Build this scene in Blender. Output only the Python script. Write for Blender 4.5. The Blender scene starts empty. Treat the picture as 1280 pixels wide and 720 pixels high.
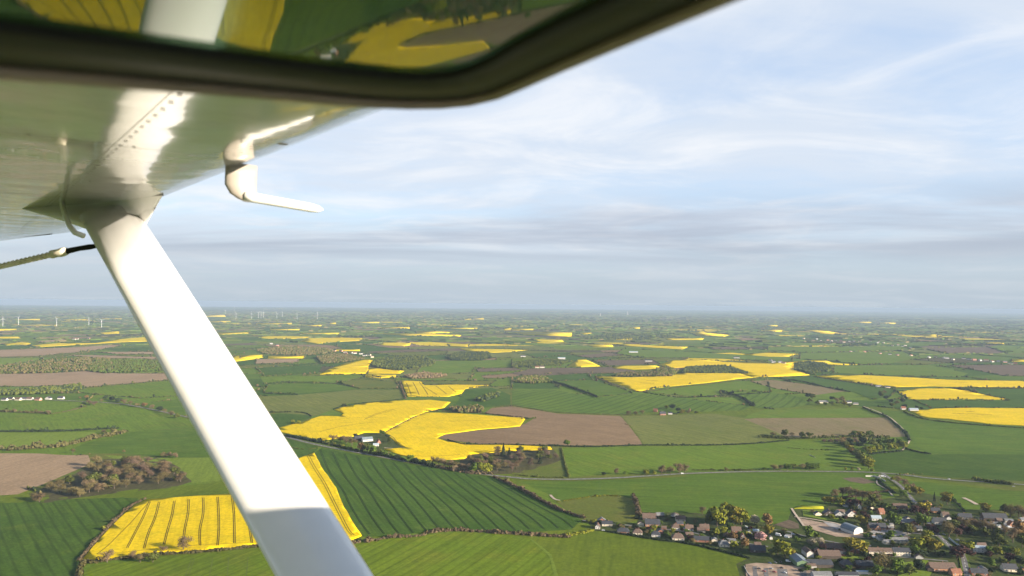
import bpy, bmesh, math, random
import numpy as np
from mathutils import Vector, Matrix
random.seed(11)
rng = np.random.default_rng(11)
scene = bpy.context.scene
COL = scene.collection
R = math.radians

# ------------------------------------------------------------------ camera frame
H = 300.0                       # flying height above the fields, metres
F_PX = 960.0                    # focal length for a 1280 px wide frame
HORIZON = 380.0
pitch = math.atan((HORIZON - 360.0) / F_PX)
roll = math.atan(13.0 / 1280.0)
fw = Vector((0, math.cos(pitch), math.sin(pitch)))
r0 = Vector((1, 0, 0)); u0 = Vector((0, -math.sin(pitch), math.cos(pitch)))
rt = r0 * math.cos(roll) + u0 * math.sin(roll)
up = -r0 * math.sin(roll) + u0 * math.cos(roll)
CAM = Vector((0, 0, H))

def ray(X, Y):
    """direction through a point of the photograph, depth along the view axis = 1"""
    return fw + rt * ((X - 640.0) / F_PX) - up * ((Y - 360.0) / F_PX)

SINES = [(620., .35, 1.6, 0.4), (880., 1.9, 2.0, 2.1), (1400., 2.7, 2.6, 4.0), (470., 1.15, .8, 1.0), (2300., .8, 3.2, 5.2)]
def T(x, y):
    """height of the gently rolling land"""
    x = np.asarray(x, float); y = np.asarray(y, float)
    z = np.zeros(np.broadcast(x, y).shape)
    for w, a, amp, ph in SINES:
        z = z + amp * np.sin(2 * np.pi / w * (x * np.cos(a) + y * np.sin(a)) + ph)
    d = np.hypot(x, y)
    k = np.clip((6400. - d) / 4600., 0, 1)
    k = k * k * (3 - 2 * k)
    return z * k

def ground(X, Y):
    d = ray(X, Y)
    if d.z > -0.0063: d.z = -0.0063
    z = 0.0
    for _ in range(6):
        t = (z - H) / d.z
        x, y = d.x * t, d.y * t
        z = float(T(x, y))
    return x, y

def to_px(x, y, z=0.0):
    """numpy: world -> photo pixels"""
    px = np.asarray(x); py = np.asarray(y); pz = np.asarray(z) - H
    dep = px * fw.x + py * fw.y + pz * fw.z
    a = px * rt.x + py * rt.y + pz * rt.z
    b = px * up.x + py * up.y + pz * up.z
    dep = np.where(dep < 1, np.nan, dep)
    return 640 + F_PX * a / dep, 360 - F_PX * b / dep

def P(s):
    v = [float(q) for q in s.replace(';', ' ').replace(',', ' ').split()]
    return list(zip(v[0::2], v[1::2]))

# ------------------------------------------------------------------ materials
def nodes_mat(name):
    m = bpy.data.materials.new(name); m.use_nodes = True
    nt = m.node_tree
    b = nt.nodes['Principled BSDF']
    return m, nt, b

def mixc(nt, fac, a, b, mode='MIX'):
    n = nt.nodes.new('ShaderNodeMix'); n.data_type = 'RGBA'; n.blend_type = mode; n.clamp_factor = True
    for sock, v in ((n.inputs[0], fac), (n.inputs[6], a), (n.inputs[7], b)):
        if isinstance(v, (int, float)): sock.default_value = v
        elif isinstance(v, tuple): sock.default_value = (*v[:3], 1)
        else: nt.links.new(v, sock)
    return n.outputs[2]

def noise(nt, vec, scale, detail=3, rough=.55, lo=.35, hi=.65):
    n = nt.nodes.new('ShaderNodeTexNoise'); n.inputs['Scale'].default_value = scale
    n.inputs['Detail'].default_value = detail; n.inputs['Roughness'].default_value = rough
    nt.links.new(vec, n.inputs['Vector'])
    r = nt.nodes.new('ShaderNodeMapRange'); r.inputs[1].default_value = lo; r.inputs[2].default_value = hi
    nt.links.new(n.outputs['Fac'], r.inputs[0])
    return r.outputs[0]

def coords(nt, rot=0.0, scale=(1, 1, 1), kind='Object'):
    tc = nt.nodes.new('ShaderNodeTexCoord')
    mp = nt.nodes.new('ShaderNodeMapping')
    mp.inputs['Rotation'].default_value = (0, 0, rot)
    nt.links.new(tc.outputs[kind], mp.inputs['Vector'])
    if scale == (1, 1, 1): return mp.outputs['Vector']
    m2 = nt.nodes.new('ShaderNodeMapping'); m2.inputs['Scale'].default_value = scale
    nt.links.new(mp.outputs['Vector'], m2.inputs['Vector'])
    return m2.outputs['Vector']

def plain(name, col, rough=.7, metal=0.0, spec=.3, var=0.0, vscale=.5, coat=0.0):
    m, nt, b = nodes_mat(name)
    b.inputs['Roughness'].default_value = rough; b.inputs['Metallic'].default_value = metal
    b.inputs['Specular IOR Level'].default_value = spec; b.inputs['Coat Weight'].default_value = coat
    if var:
        v = coords(nt)
        f = noise(nt, v, vscale, 4)
        nt.links.new(mixc(nt, f, tuple(c * (1 - var) for c in col), tuple(min(1, c * (1 + var)) for c in col)), b.inputs['Base Color'])
    else:
        b.inputs['Base Color'].default_value = (*col, 1)
    return m

def crop(name, c1, c2, ang=0.0, spacing=0.0, amp=.3, streak=.25, patch=None, big=1 / 170., patch_amt=.5):
    """crop or soil: large mottling, row streaks along the drilling direction, optional wheel tracks"""
    m, nt, b = nodes_mat(name)
    b.inputs['Roughness'].default_value = .95; b.inputs['Specular IOR Level'].default_value = .05
    o = coords(nt)
    col = mixc(nt, noise(nt, o, big, 4, .6, .3, .7), c1, c2)
    if patch:
        col = mixc(nt, noise(nt, o, big * 2.3, 6, .68, .50, .78), col, patch)
    lines = coords(nt, -R(ang), (1 / 6., 1 / 190., 1))      # long thin streaks
    dark = tuple(c * (1 - streak) for c in c1)
    st = noise(nt, lines, 1.0, 3, .6, .42, .72)
    n2 = nt.nodes.new('ShaderNodeMath'); n2.operation = 'MULTIPLY'; n2.inputs[1].default_value = .75
    nt.links.new(st, n2.inputs[0])
    col = mixc(nt, n2.outputs[0], col, dark)
    fine = noise(nt, o, 1 / 5., 4, .75, .3, .7)
    lo = mixc(nt, 1.0, col, (.74, .76, .74), 'MULTIPLY')
    hi = mixc(nt, 1.0, col, (1.22, 1.20, 1.18), 'MULTIPLY')
    hi.node.clamp_result = False
    col = mixc(nt, fine, lo, hi)
    if spacing:
        w = nt.nodes.new('ShaderNodeTexWave'); w.wave_type = 'BANDS'; w.bands_direction = 'X'; w.wave_profile = 'SIN'
        w.inputs['Scale'].default_value = 1.0; w.inputs['Distortion'].default_value = 1.2
        w.inputs['Detail'].default_value = 1; w.inputs['Detail Scale'].default_value = .12
        k = 2 * math.pi / 20.0 / spacing * 1.0
        v = coords(nt, -R(ang), (k, k, k))
        nt.links.new(v, w.inputs['Vector'])
        r = nt.nodes.new('ShaderNodeMapRange'); r.inputs[1].default_value = .80; r.inputs[2].default_value = 1.0
        r.inputs[4].default_value = amp
        nt.links.new(w.outputs['Fac'], r.inputs[0])
        col = mixc(nt, r.outputs[0], col, tuple(c * .35 for c in c1))
    nt.links.new(col, b.inputs['Base Color'])
    return m

def leafy(name, c1, c2, sc=.6):
    m, nt, b = nodes_mat(name)
    b.inputs['Roughness'].default_value = .9; b.inputs['Specular IOR Level'].default_value = .1
    o = coords(nt)
    col = mixc(nt, noise(nt, o, sc, 3, .6, .35, .65), c1, c2)
    oi = nt.nodes.new('ShaderNodeObjectInfo')
    r = nt.nodes.new('ShaderNodeMapRange'); r.inputs[3].default_value = .75; r.inputs[4].default_value = 1.25
    nt.links.new(oi.outputs['Random'], r.inputs[0])
    hsv = nt.nodes.new('ShaderNodeHueSaturation'); nt.links.new(r.outputs[0], hsv.inputs['Value'])
    nt.links.new(col, hsv.inputs['Color'])
    nt.links.new(hsv.outputs['Color'], b.inputs['Base Color'])
    return m

M = {}
# crops: (c1, c2)
M['Y'] = crop('rapeseed_bloom', (.60, .430, .003), (.72, .515, .006), 20, 0, 0, .16, (.44, .36, .008), 1 / 90.)
M['Yd'] = crop('rapeseed_bloom_pale', (.56, .42, .010), (.64, .49, .015), 70, 0, 0, .15, (.42, .34, .02), 1 / 120.)
M['YG'] = crop('rapeseed_budding', (.26, .27, .012), (.34, .33, .015), 70, 0, 0, .15)
M['G'] = crop('young_wheat', (.088, .148, .013), (.114, .176, .016), 35, 0, 0, .34, (.145, .160, .022))
M['Gb'] = crop('bright_wheat', (.100, .158, .008), (.134, .184, .011), -24, 13, .34, .42, (.165, .175, .016))
M['Gs'] = crop('smooth_meadow', (.090, .132, .009), (.122, .154, .012), -10, 0, 0, .26, (.058, .092, .009), 1 / 130.)
M['D'] = crop('dark_wheat', (.042, .090, .011), (.060, .110, .013), 24, 0, 0, .32, (.078, .118, .016), 1 / 120.)
M['Ds'] = crop('dark_wheat_rows', (.044, .090, .010), (.062, .110, .012), 38, 15, .40, .38, (.085, .122, .014), 1 / 120.)
M['Dm'] = crop('mid_dark_wheat', (.066, .122, .012), (.090, .148, .014), 82, 0, .40, .36, (.118, .154, .018), 1 / 140.)
M['S'] = crop('striped_wheat', (.070, .130, .014), (.106, .162, .018), -28, 30, .60, .4)
M['L'] = crop('pale_meadow', (.125, .180, .020), (.150, .205, .026), 15, 0, 0, .2)
M['O'] = crop('olive_meadow', (.122, .144, .032), (.150, .164, .040), 33, 22, .22, .28, (.082, .122, .018), 1 / 130.)
M['P'] = crop('pasture', (.120, .130, .022), (.075, .115, .018), 60, 0, 0, .2, (.15, .135, .03))
M['B'] = crop('ploughed_soil', (.192, .132, .076), (.250, .174, .102), 62, 8, .25, .3, (.155, .108, .066), 1 / 200.)
M['Bp'] = crop('dry_soil', (.265, .190, .118), (.315, .225, .142), -12, 0, 0, .22, (.225, .160, .100), 1 / 300.)
M['Bd'] = crop('dark_soil', (.112, .086, .060), (.148, .112, .076), 20, 0, 0, .3)
M['Tn'] = crop('fallow_soil', (.170, .140, .070), (.215, .165, .090), 4, 0, 0, .25, (.12, .13, .04))
M['W'] = crop('scrub_floor', (.062, .062, .026), (.090, .078, .040), 0, 0, 0, .3, (.075, .085, .022), 1 / 40.)
M['Ga'] = crop('garden_lawn', (.040, .062, .014), (.065, .085, .020), 0, 0, 0, .3, (.11, .085, .055), 1 / 18.)
M['tram'] = plain('wheel_track', (.020, .040, .010), 1, 0, .05, .3, .3)
M['ytram'] = plain('rape_wheel_track', (.085, .062, .010), 1, 0, .05, .4, .3)
M['verge'] = crop('verge_grass', (.085, .120, .022), (.120, .140, .03), 0, 0, 0, .2)
M['asphalt'] = plain('asphalt', (.14, .135, .13), .9, 0, .2, .2, .15)
M['track'] = plain('gravel_track', (.42, .35, .27), .95, 0, .1, .2, .2)
M['concrete'] = plain('concrete_yard', (.27, .26, .25), .9, 0, .2, .25, .12)
M['dirt'] = plain('dirt_yard', (.30, .225, .165), .95, 0, .1, .3, .12)
M['whiteline'] = plain('road_paint', (.7, .7, .68), .8)

# ------------------------------------------------------------------ object helpers
def mesh_obj(name, verts, faces, mats, parent=None, midx=None, smooth=False):
    me = bpy.data.meshes.new(name)
    me.from_pydata([tuple(v) for v in verts], [], [tuple(f) for f in faces])
    for m in (mats if isinstance(mats, (list, tuple)) else [mats]): me.materials.append(m)
    if midx is not None: me.polygons.foreach_set('material_index', np.asarray(midx, dtype=np.int32))
    if smooth: me.polygons.foreach_set('use_smooth', np.ones(len(me.polygons), dtype=bool))
    me.update()
    o = bpy.data.objects.new(name, me); COL.objects.link(o)
    if parent: o.parent = parent
    return o

def fast_mesh(name, verts, faces, mats, midx=None, smooth=False):
    """numpy arrays; all faces with the same number of corners"""
    verts = np.asarray(verts, np.float32); faces = np.asarray(faces, np.int32)
    k = faces.shape[1]; n = len(faces)
    me = bpy.data.meshes.new(name)
    me.vertices.add(len(verts)); me.vertices.foreach_set('co', verts.ravel())
    me.loops.add(n * k); me.loops.foreach_set('vertex_index', faces.ravel())
    me.polygons.add(n)
    me.polygons.foreach_set('loop_start', np.arange(0, n * k, k, dtype=np.int32))
    try: me.polygons.foreach_set('loop_total', np.full(n, k, dtype=np.int32))
    except Exception: pass
    for m in (mats if isinstance(mats, (list, tuple)) else [mats]): me.materials.append(m)
    if midx is not None: me.polygons.foreach_set('material_index', np.asarray(midx, dtype=np.int32))
    me.polygons.foreach_set('use_smooth', np.full(n, bool(smooth)))
    me.update(calc_edges=True); me.validate()
    o = bpy.data.objects.new(name, me); COL.objects.link(o)
    return o

def empty(name, loc=(0, 0, 0), rz=0.0):
    o = bpy.data.objects.new(name, None); COL.objects.link(o)
    o.location = loc; o.rotation_euler = (0, 0, rz); o.empty_display_size = .5
    return o

def tag(o, label=None, cat=None, group=None, kind=None):
    if label: o['label'] = label
    if cat: o['category'] = cat
    if group: o['group'] = group
    if kind: o['kind'] = kind
    return o

class MB:
    def __init__(s): s.v = []; s.f = []; s.m = []
    def add(s, vs, fs, mi=0):
        k = len(s.v); s.v += [tuple(q) for q in vs]; s.f += [tuple(i + k for i in f) for f in fs]; s.m += [mi] * len(fs)
    def box(s, c, d, mi=0, rz=0.0):
        x, y, z = d[0] / 2, d[1] / 2, d[2] / 2; ca, sa = math.cos(rz), math.sin(rz)
        vs = [(c[0] + a * x * ca - b * y * sa, c[1] + a * x * sa + b * y * ca, c[2] + e * z) for e in (-1, 1) for a, b in ((-1, -1), (1, -1), (1, 1), (-1, 1))]
        s.add(vs, [(3, 2, 1, 0), (4, 5, 6, 7), (0, 1, 5, 4), (1, 2, 6, 5), (2, 3, 7, 6), (3, 0, 4, 7)], mi)
    def tube(s, pts, rad, n=8, mi=0, cap=True):
        pts = [Vector(p) for p in pts]
        rads = rad if isinstance(rad, (list, tuple)) else [rad] * len(pts)
        rings = []
        ref = Vector((.13, .27, .95)).normalized()
        for i, p in enumerate(pts):
            t = (pts[min(i + 1, len(pts) - 1)] - pts[max(i - 1, 0)]).normalized()
            if abs(t.dot(ref)) > .97: rf = Vector((1, 0, .1)).normalized()
            else: rf = ref
            a = t.cross(rf).normalized(); b = t.cross(a)
            rings.append([p + (a * math.cos(2 * math.pi * k / n) + b * math.sin(2 * math.pi * k / n)) * rads[i] for k in range(n)])
        s.loft(rings, mi, cap)
    def loft(s, rings, mi=0, cap=True):
        n = len(rings[0]); base = [v for r in rings for v in r]; fs = []
        for i in range(len(rings) - 1):
            for k in range(n):
                fs.append((i * n + k, i * n + (k + 1) % n, (i + 1) * n + (k + 1) % n, (i + 1) * n + k))
        if cap:
            fs.append(tuple(range(n - 1, -1, -1))); q = (len(rings) - 1) * n; fs.append(tuple(q + k for k in range(n)))
        s.add(base, fs, mi)
    def build(s, name, mats, parent=None, smooth=False):
        return mesh_obj(name, s.v, s.f, mats, parent, s.m, smooth)

# ------------------------------------------------------------------ sheets laid on the land
ORDER = [0]
def extend(poly):
    out = []
    for X, Y in poly:
        if X <= 0: X = -90
        if X >= 1280: X = 1375
        if Y >= 719: Y = 800
        out.append((X, Y))
    return out

def ribbon_pts(pts_xy, width, step):
    pts = [Vector((a, b, 0)) for a, b in pts_xy]
    dense = []
    for a, b in zip(pts, pts[1:]):
        n = max(1, int((b - a).length / step))
        dense += [a.lerp(b, i / n) for i in range(n)]
    dense.append(pts[-1])
    L = []; Rr = []
    for i, p in enumerate(dense):
        t = (dense[min(i + 1, len(dense) - 1)] - dense[max(i - 1, 0)]); t.z = 0
        t.normalize(); nrm = Vector((-t.y, t.x, 0))
        L.append(p + nrm * width / 2); Rr.append(p - nrm * width / 2)
    return L, Rr

def smooth_line(pts, n=5):
    """Catmull-Rom through the points"""
    if len(pts) < 3: return pts
    out = []
    q = [pts[0]] + list(pts) + [pts[-1]]
    for i in range(1, len(q) - 2):
        p0, p1, p2, p3 = (np.array(q[i + k], float) for k in (-1, 0, 1, 2))
        for k in range(n):
            t = k / n
            out.append(tuple(.5 * ((2 * p1) + (-p0 + p2) * t + (2 * p0 - 5 * p1 + 4 * p2 - p3) * t * t + (-p0 + 3 * p1 - 3 * p2 + p3) * t ** 3)))
    out.append(tuple(pts[-1]))
    return out

FIELDS = []     # (photo polygon, material key)
def field(name, poly, mk, lift=0.0, lines=(), lw=2.2, lmat=None, keep=True, outline=True, over=0.0):
    lift_ = lift; lift = lift + over
    poly = extend(P(poly) if isinstance(poly, str) else poly)
    if keep: FIELDS.append((poly, mk))
    g = [ground(*p) for p in poly]
    ymin = min(b for a, b in g); cy = sum(b for a, b in g) / len(g)
    # a hand-ploughed outline: small wobble along each side
    if outline and cy < 3500:
        wob = []
        for (x0, y0), (x1, y1) in zip(g, g[1:] + g[:1]):
            n = max(1, int(math.hypot(x1 - x0, y1 - y0) / 18.))
            for i in range(n):
                t = i / n; j = 0 if i == 0 else .7
                wob.append((x0 + (x1 - x0) * t + random.uniform(-j, j), y0 + (y1 - y0) * t + random.uniform(-j, j)))
        g = wob
    ORDER[0] += 1
    far = max(0.0, (cy - 1500) / 4000.)
    z0 = .16 + lift + ORDER[0] * .0006 + min(far, 1.0) * 1.2
    bm = bmesh.new()
    f = bm.faces.new([bm.verts.new((x, y, 0)) for x, y in g])
    bmesh.ops.triangulate(bm, faces=[f], ngon_method='EAR_CLIP')
    step = 28. if cy < 2000 else (50. if cy < 3000 else 110.)
    if cy < 7000:
        xs = [a for a, b in g]; ys = [b for a, b in g]
        for ax, lo, hi in ((0, min(xs), max(xs)), (1, min(ys), max(ys))):
            k = math.ceil(lo / step) * step
            while k < hi:
                co = [0, 0, 0]; co[ax] = k; no = [0, 0, 0]; no[ax] = 1
                bmesh.ops.bisect_plane(bm, geom=bm.verts[:] + bm.edges[:] + bm.faces[:], plane_co=co, plane_no=no, dist=1e-4)
                k += step
    for v in bm.verts: v.co.z = float(T(v.co.x, v.co.y)) + z0
    bmesh.ops.recalc_face_normals(bm, faces=bm.faces[:])
    if sum(q.normal.z for q in bm.faces) < 0: bmesh.ops.reverse_faces(bm, faces=bm.faces[:])
    for q in bm.faces: q.smooth = True
    if lift_ > .3:
        be = [e for e in bm.edges if e.is_boundary]
        r = bmesh.ops.extrude_edge_only(bm, edges=be)
        for q in r['geom']:
            if isinstance(q, bmesh.types.BMVert): q.co.z -= lift_ + .5
            if isinstance(q, bmesh.types.BMFace): q.smooth = False
    for ln in lines:
        gp = [ground(*p) for p in smooth_line(ln, 4)]
        Ls, Rs = ribbon_pts(gp, lw, 14.)
        prev = None
        for a, b in zip(Ls, Rs):
            va = bm.verts.new((a.x, a.y, float(T(a.x, a.y)) + z0 + .12)); vb = bm.verts.new((b.x, b.y, float(T(b.x, b.y)) + z0 + .12))
            if prev:
                q = bm.faces.new((prev[0], prev[1], vb, va)); q.material_index = 1; q.smooth = True
            prev = (va, vb)
    me = bpy.data.meshes.new(name); bm.to_mesh(me); bm.free()
    me.materials.append(M[mk]); me.materials.append(M[lmat or 'tram'])
    o = bpy.data.objects.new(name, me); COL.objects.link(o)
    o['kind'] = 'structure'
    return o

def road(name, line, width, mk, lift=.5, verge=0.0, dash=None):
    """a road ribbon on the land, with its grass verge below and painted line above"""
    pts = [ground(*p) for p in smooth_line(extend(P(line)), 5)]
    for nm, w, m, dz in (((name + '_verge', width + 2 * verge, M['verge'], -.06),) if verge else ()) + ((name, width, M[mk], 0.0),):
        Ls, Rs = ribbon_pts(pts, w, 20.)
        vs = []; fs = []
        for a, b in zip(Ls, Rs):
            vs += [(a.x, a.y, float(T(a.x, a.y)) + lift + dz), (b.x, b.y, float(T(b.x, b.y)) + lift + dz)]
        for i in range(len(Ls) - 1): fs.append((2 * i, 2 * i + 1, 2 * i + 3, 2 * i + 2))
        mats = [m]; mi = [0] * len(fs)
        if nm == name and dash:
            mats.append(M['whiteline'])
            L2, R2 = ribbon_pts(pts, .35, 6.)
            for i in range(0, len(L2) - 1, 2):
                k = len(vs)
                for q in (L2[i], R2[i], R2[i + 1], L2[i + 1]): vs.append((q.x, q.y, float(T(q.x, q.y)) + lift + .05))
                fs.append((k, k + 1, k + 2, k + 3)); mi.append(1)
        o = mesh_obj(nm, vs, fs, mats, None, mi, True)
        for q in o.data.polygons:
            pass
        o['kind'] = 'structure'

# ================================================================== FIELDS traced over the land
Y = 'rapeseed_field'; GF = 'wheat_field'; BF = 'ploughed_field'; MF = 'meadow'
# --- wide base areas first, detail on top
field(MF, '0,541 50,541 100,540 150,540 112,548 75,556 30,562 0,562', 'L')
field(BF, '0,567 50,567 82,569 110,569 114,580 62,602 22,618 0,624', 'Bp')
field(GF, '85,563 110,553 150,544 165,540 252,534 330,556 372,574 330,600 289,617 278,600 262,572 215,572 150,567 100,567', 'Dm')
field(MF, '130,569 180,571 215,572 262,572 281,600 240,604 225,588 160,580', 'L')
field(MF, '0,626 30,622 60,618 100,622 150,613 232,607 283,602 290,617 225,621 184,624 90,624 0,634', 'Gs')
field('scrub_ground', '30,626 60,606 95,592 112,580 130,574 200,571 225,585 240,602 215,610 150,616 100,622 50,630', 'W')
field(GF, '0,632 90,624 175,621 150,645 115,682 97,699 80,720 -40,800 -90,800', 'Ds')
# rape beside the strut, with its wheel tracks
trams = []
tops = [(187, 628), (199, 628), (218, 627), (236, 625), (254, 623), (272, 622), (290, 621), (308, 616), (326, 608), (344, 598)]
bots = [(159, 686), (180, 687), (205, 682), (229, 679), (250, 683), (272, 683), (293, 680), (315, 680), (336, 679), (357, 679)]
for (a, b), (c, d) in zip(tops, bots):
    w = random.uniform(-1.5, 1.5)
    for dx in (-1.0, 1.0):
        trams.append([(a + dx, b), ((a * 2 + c) / 3 + dx + 1.2, (b * 2 + d) / 3), ((a + 2 * c) / 3 + dx + w, (b + 2 * d) / 3), (c + dx, d)])
trams.append([(187, 628), (176, 640), (163, 655), (150, 668), (135, 683), (121, 694)])
trams.append([(121, 694), (150, 692), (205, 686), (260, 682), (320, 679), (400, 676), (440, 671)])
for dx in (0, 3.0):
    trams.append([(384 + dx, 571), (392 + dx, 586), (404 + dx, 605), (414 + dx, 625), (424 + dx, 645), (434 + dx, 664), (440 + dx, 670)])
field(Y, '184,625 225,622 287,618 330,600 372,574 393,566 402,585 420,610 430,635 442,655 452,670 440,675 320,682 260,687 200,692 150,698 118,700 102,701 116,684 136,662 152,646 167,633', 'Y', 1.0, trams, .95, 'ytram')
field(GF, '357,548 400,558 393,566 372,573 340,560 330,545', 'D')
# dark field with paired wheel tracks right of the strut
L0 = P('400,562 412,590 428,612 438,632 450,652 462,668'); Rr_ = P('612,598 640,614 664,628 690,642 704,650 716,660')
dl = []
for i in range(15):
    t = i / 14.
    c = [((1 - t) * a[0] + t * b[0], (1 - t) * a[1] + t * b[1]) for a, b in zip(L0, Rr_)]
    for dx in (-.8, .8): dl.append([(x + dx, y) for x, y in c])
field(GF, '393,566 402,560 455,570 520,580 590,592 615,594 640,605 690,632 727,650 715,662 640,667 575,662 545,663 495,670 455,671 442,655 430,635 420,610 402,585', 'D', 0, dl, 1.1, 'tram')
# foreground meadows
field(MF, '92,725 105,714 120,706 160,702 200,697 320,688 440,679 500,671 545,668 575,665 640,669 665,675 690,697 720,722 745,800 -20,800', 'Gb', 0,
      [[(240, 698), (232, 720), (225, 745)], [(243, 698), (236, 720), (229, 745)], [(266, 698), (262, 720), (258, 745)], [(286, 697), (284, 720), (282, 745)], [(310, 696), (308, 722), (307, 745)]], 1.0, 'verge')
field(MF, '663,674 720,668 757,664 820,674 860,680 900,689 935,698 920,705 924,718 930,740 940,800 745,800 720,722 690,697', 'Gs', 0, [], 1)
field('field_path', '662,674 665,674 690,694 722,722 750,752 744,752 716,722 686,695', 'L', .05, keep=False, over=.14)
# between road and village
field(GF, '645,601 712,602 815,598 960,592 1060,592 1092,594 1112,606 1118,621 1060,625 1020,632 990,635 985,650 975,657 960,650 935,648 870,640 810,640 797,638 795,625 770,618 700,625 690,620 660,606', 'Dm')
field('bare_patch', '1053,598 1064,597 1077,597 1095,603 1080,605 1062,602', 'Bd', .05, keep=False, over=.14)
field('paddock', '697,628 740,622 790,625 798,650 780,655 740,646 710,638', 'P')
field('rough_grass', '640,591 680,581 700,577 711,595 640,596', 'P')
field('scrub_ground', '575,575 590,568 640,563 692,562 702,575 680,584 650,592 610,593 575,590', 'W')
field(MF, '702,560 745,559 800,558 885,557 940,555 985,551 1030,550 1050,556 1070,572 1085,588 960,588 865,589 815,592 765,594 712,596', 'G')
field(GF, '1085,568 1132,561 1160,568 1280,568 1280,607 1185,597 1135,592 1095,589 1090,577', 'Ds')
field(GF, '1100,512 1130,515 1150,525 1215,529 1280,541 1280,567 1160,567 1145,558 1140,547 1130,540 1110,523', 'Dm')
field(GF, '1120,600 1185,605 1235,612 1280,619 1280,642 1240,637 1200,637 1180,622 1145,614 1130,606', 'Dm')
field('garden_ground', '735,652 757,648 797,655 796,640 870,641 935,649 975,657 985,650 992,634 1030,632 1118,622 1145,614 1180,622 1200,637 1240,637 1280,642 1280,720 1280,800 940,800 924,718 920,705 935,698 900,689 820,674 757,664 740,664', 'Ga', -.08)
# the big rape field round the farm
farm_side = P('440,546 455,541 478,541 492,549 500,556 508,560 500,562')
field(Y, '347,540 349,535 375,529 402,520 425,521 430,517 418,512 430,509 460,504 500,501 535,500 563,503 555,510 532,515 517,521 500,530 480,541 455,541 440,546 400,551', 'Y', 1.0,
      [[(460, 521), (480, 515), (497, 511)], [(455, 525), (470, 519), (490, 514)], [(405, 527), (440, 523), (480, 522)], [(400, 540), (430, 533), (470, 528)]], 2.0, 'ytram')
field(Y, '533,516 570,517 640,522 657,523 650,533 600,537 556,543 545,548 560,553 600,556 640,557 688,559 690,562 640,564 590,568 580,574 530,576 500,569 480,562 508,560 498,556 489,548 480,541 500,531 518,521', 'Y', 1.0,
      [[(486, 544), (492, 548), (497, 554), (506, 559)], [(560, 528), (600, 526), (640, 528)], [(500, 570), (540, 571), (575, 569)]], 1.8, 'ytram')
field('farmyard', '440,548 455,542 478,542 490,549 499,557 508,560 480,563 450,556', 'Ga', .05, keep=False, over=.14)
field(BF, '615,510 640,508 665,512 697,517 775,520 800,550 803,556 745,557 700,557 640,556 600,555 560,550 548,547 558,543 600,538 640,535 656,530 668,523 640,521 605,517', 'B')
field(GF, '777,520 890,517 935,523 985,547 960,552 880,556 805,556', 'O')
field('fallow_field', '930,524 960,522 1108,522 1128,540 1133,546 1070,548 985,547', 'Tn')
field(GF, '935,519 960,512 1072,510 1098,514 1108,521 930,523', 'G')
# --- middle distance
field(GF, '640,488 690,487 745,498 795,492 870,500 940,508 930,513 880,515 850,512 780,518 697,516 665,511 640,507', 'S')
field(GF, '690,477 740,475 780,487 790,492 747,496 705,482', 'Dm')
field(GF, '640,472 735,467 740,474 687,477 700,486 640,486', 'D')
field(GF, '805,490 815,486 865,480 927,476 960,477 963,490 900,489 902,495 865,496', 'G')
field(GF, '905,491 963,491 990,494 1018,505 985,510 945,510 940,507', 'S')
field('fallow_field', '937,477 965,475 1005,480 1060,489 1020,494 970,486', 'Tn')
field(GF, '975,472 1015,470 1080,481 1120,487 1112,497 1090,499 1060,488 985,477', 'D')
field(GF, '1062,500 1110,502 1115,507 1080,509 1060,505', 'D')
field(GF, '1190,485 1280,485 1280,510 1165,510 1142,500 1262,501 1210,488', 'D')
field(Y, '1017,470 1072,469 1135,472 1185,475 1280,479 1280,485 1210,484 1160,483 1120,484 1085,480 1060,477', 'Y', .8, [[(1080, 473), (1090, 473.4)], [(1190, 478), (1210, 478.5)]], 8, 'ytram')
field(Y, '1122,490 1147,486 1180,485 1210,489 1262,500 1210,499 1160,500 1135,499', 'Y', .8)
field(Y, '1137,514 1172,511 1210,510 1280,511 1280,538 1235,530 1185,524 1155,522 1145,517', 'Y', .8, [[(1208, 515), (1218, 515)], [(1190, 517), (1240, 519)]], 5, 'ytram')
field(Y, '822,457 840,451 880,450 908,453 960,454 992,453 993,462 1012,469 960,471 940,472 924,467 912,457 860,459 840,460', 'Y', .8)
field(Y, '744,471 790,472 822,470 865,466 905,465 925,467 942,472 920,474 880,479 850,482 822,485 805,489 795,489 780,483 760,477', 'Y', .8,
      [[(808, 476), (822, 476)], [(800, 479), (818, 479.6)], [(856, 474), (868, 474.4)], [(870, 469), (884, 469)]], 9, 'ytram')
field(Y, '982,452 1005,451 1030,450 1042,454 1072,456 1052,457 1035,456 998,454', 'Yd', .5)
field(Y, '765,459 785,457 820,457 830,461 790,462 770,461', 'Yd', .5)
field(Y, '710,458 722,450 733,450 750,458 725,459', 'Yd', .5)
field(BF, '640,467 665,461 765,459 770,467 690,467 652,470', 'Bd')
field(BF, '740,451 815,450 825,455 760,457', 'Bd')
field(BF, '720,445 760,441 780,444 740,448', 'Bd')
field(BF, '887,434 930,434 940,437 890,437', 'Bd')
field(BF, '782,428 830,429 815,431 780,430', 'Bd')
field(BF, '1185,457 1280,456 1280,471 1255,470 1215,462', 'Bd')
field(BF, '1150,435 1235,434 1260,442 1185,442', 'Bd')
field(GF, '1042,457 1160,456 1210,467 1200,472 1072,468 1042,466', 'G')
field(GF, '1000,441 1130,440 1150,447 1110,455 1075,456 1040,451 1000,449', 'G')
field(GF, '780,436 860,440 990,447 990,451 880,448 800,447 770,442', 'G')
field(GF, '960,434 1130,433 1140,438 1010,441 960,438', 'G')
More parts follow.
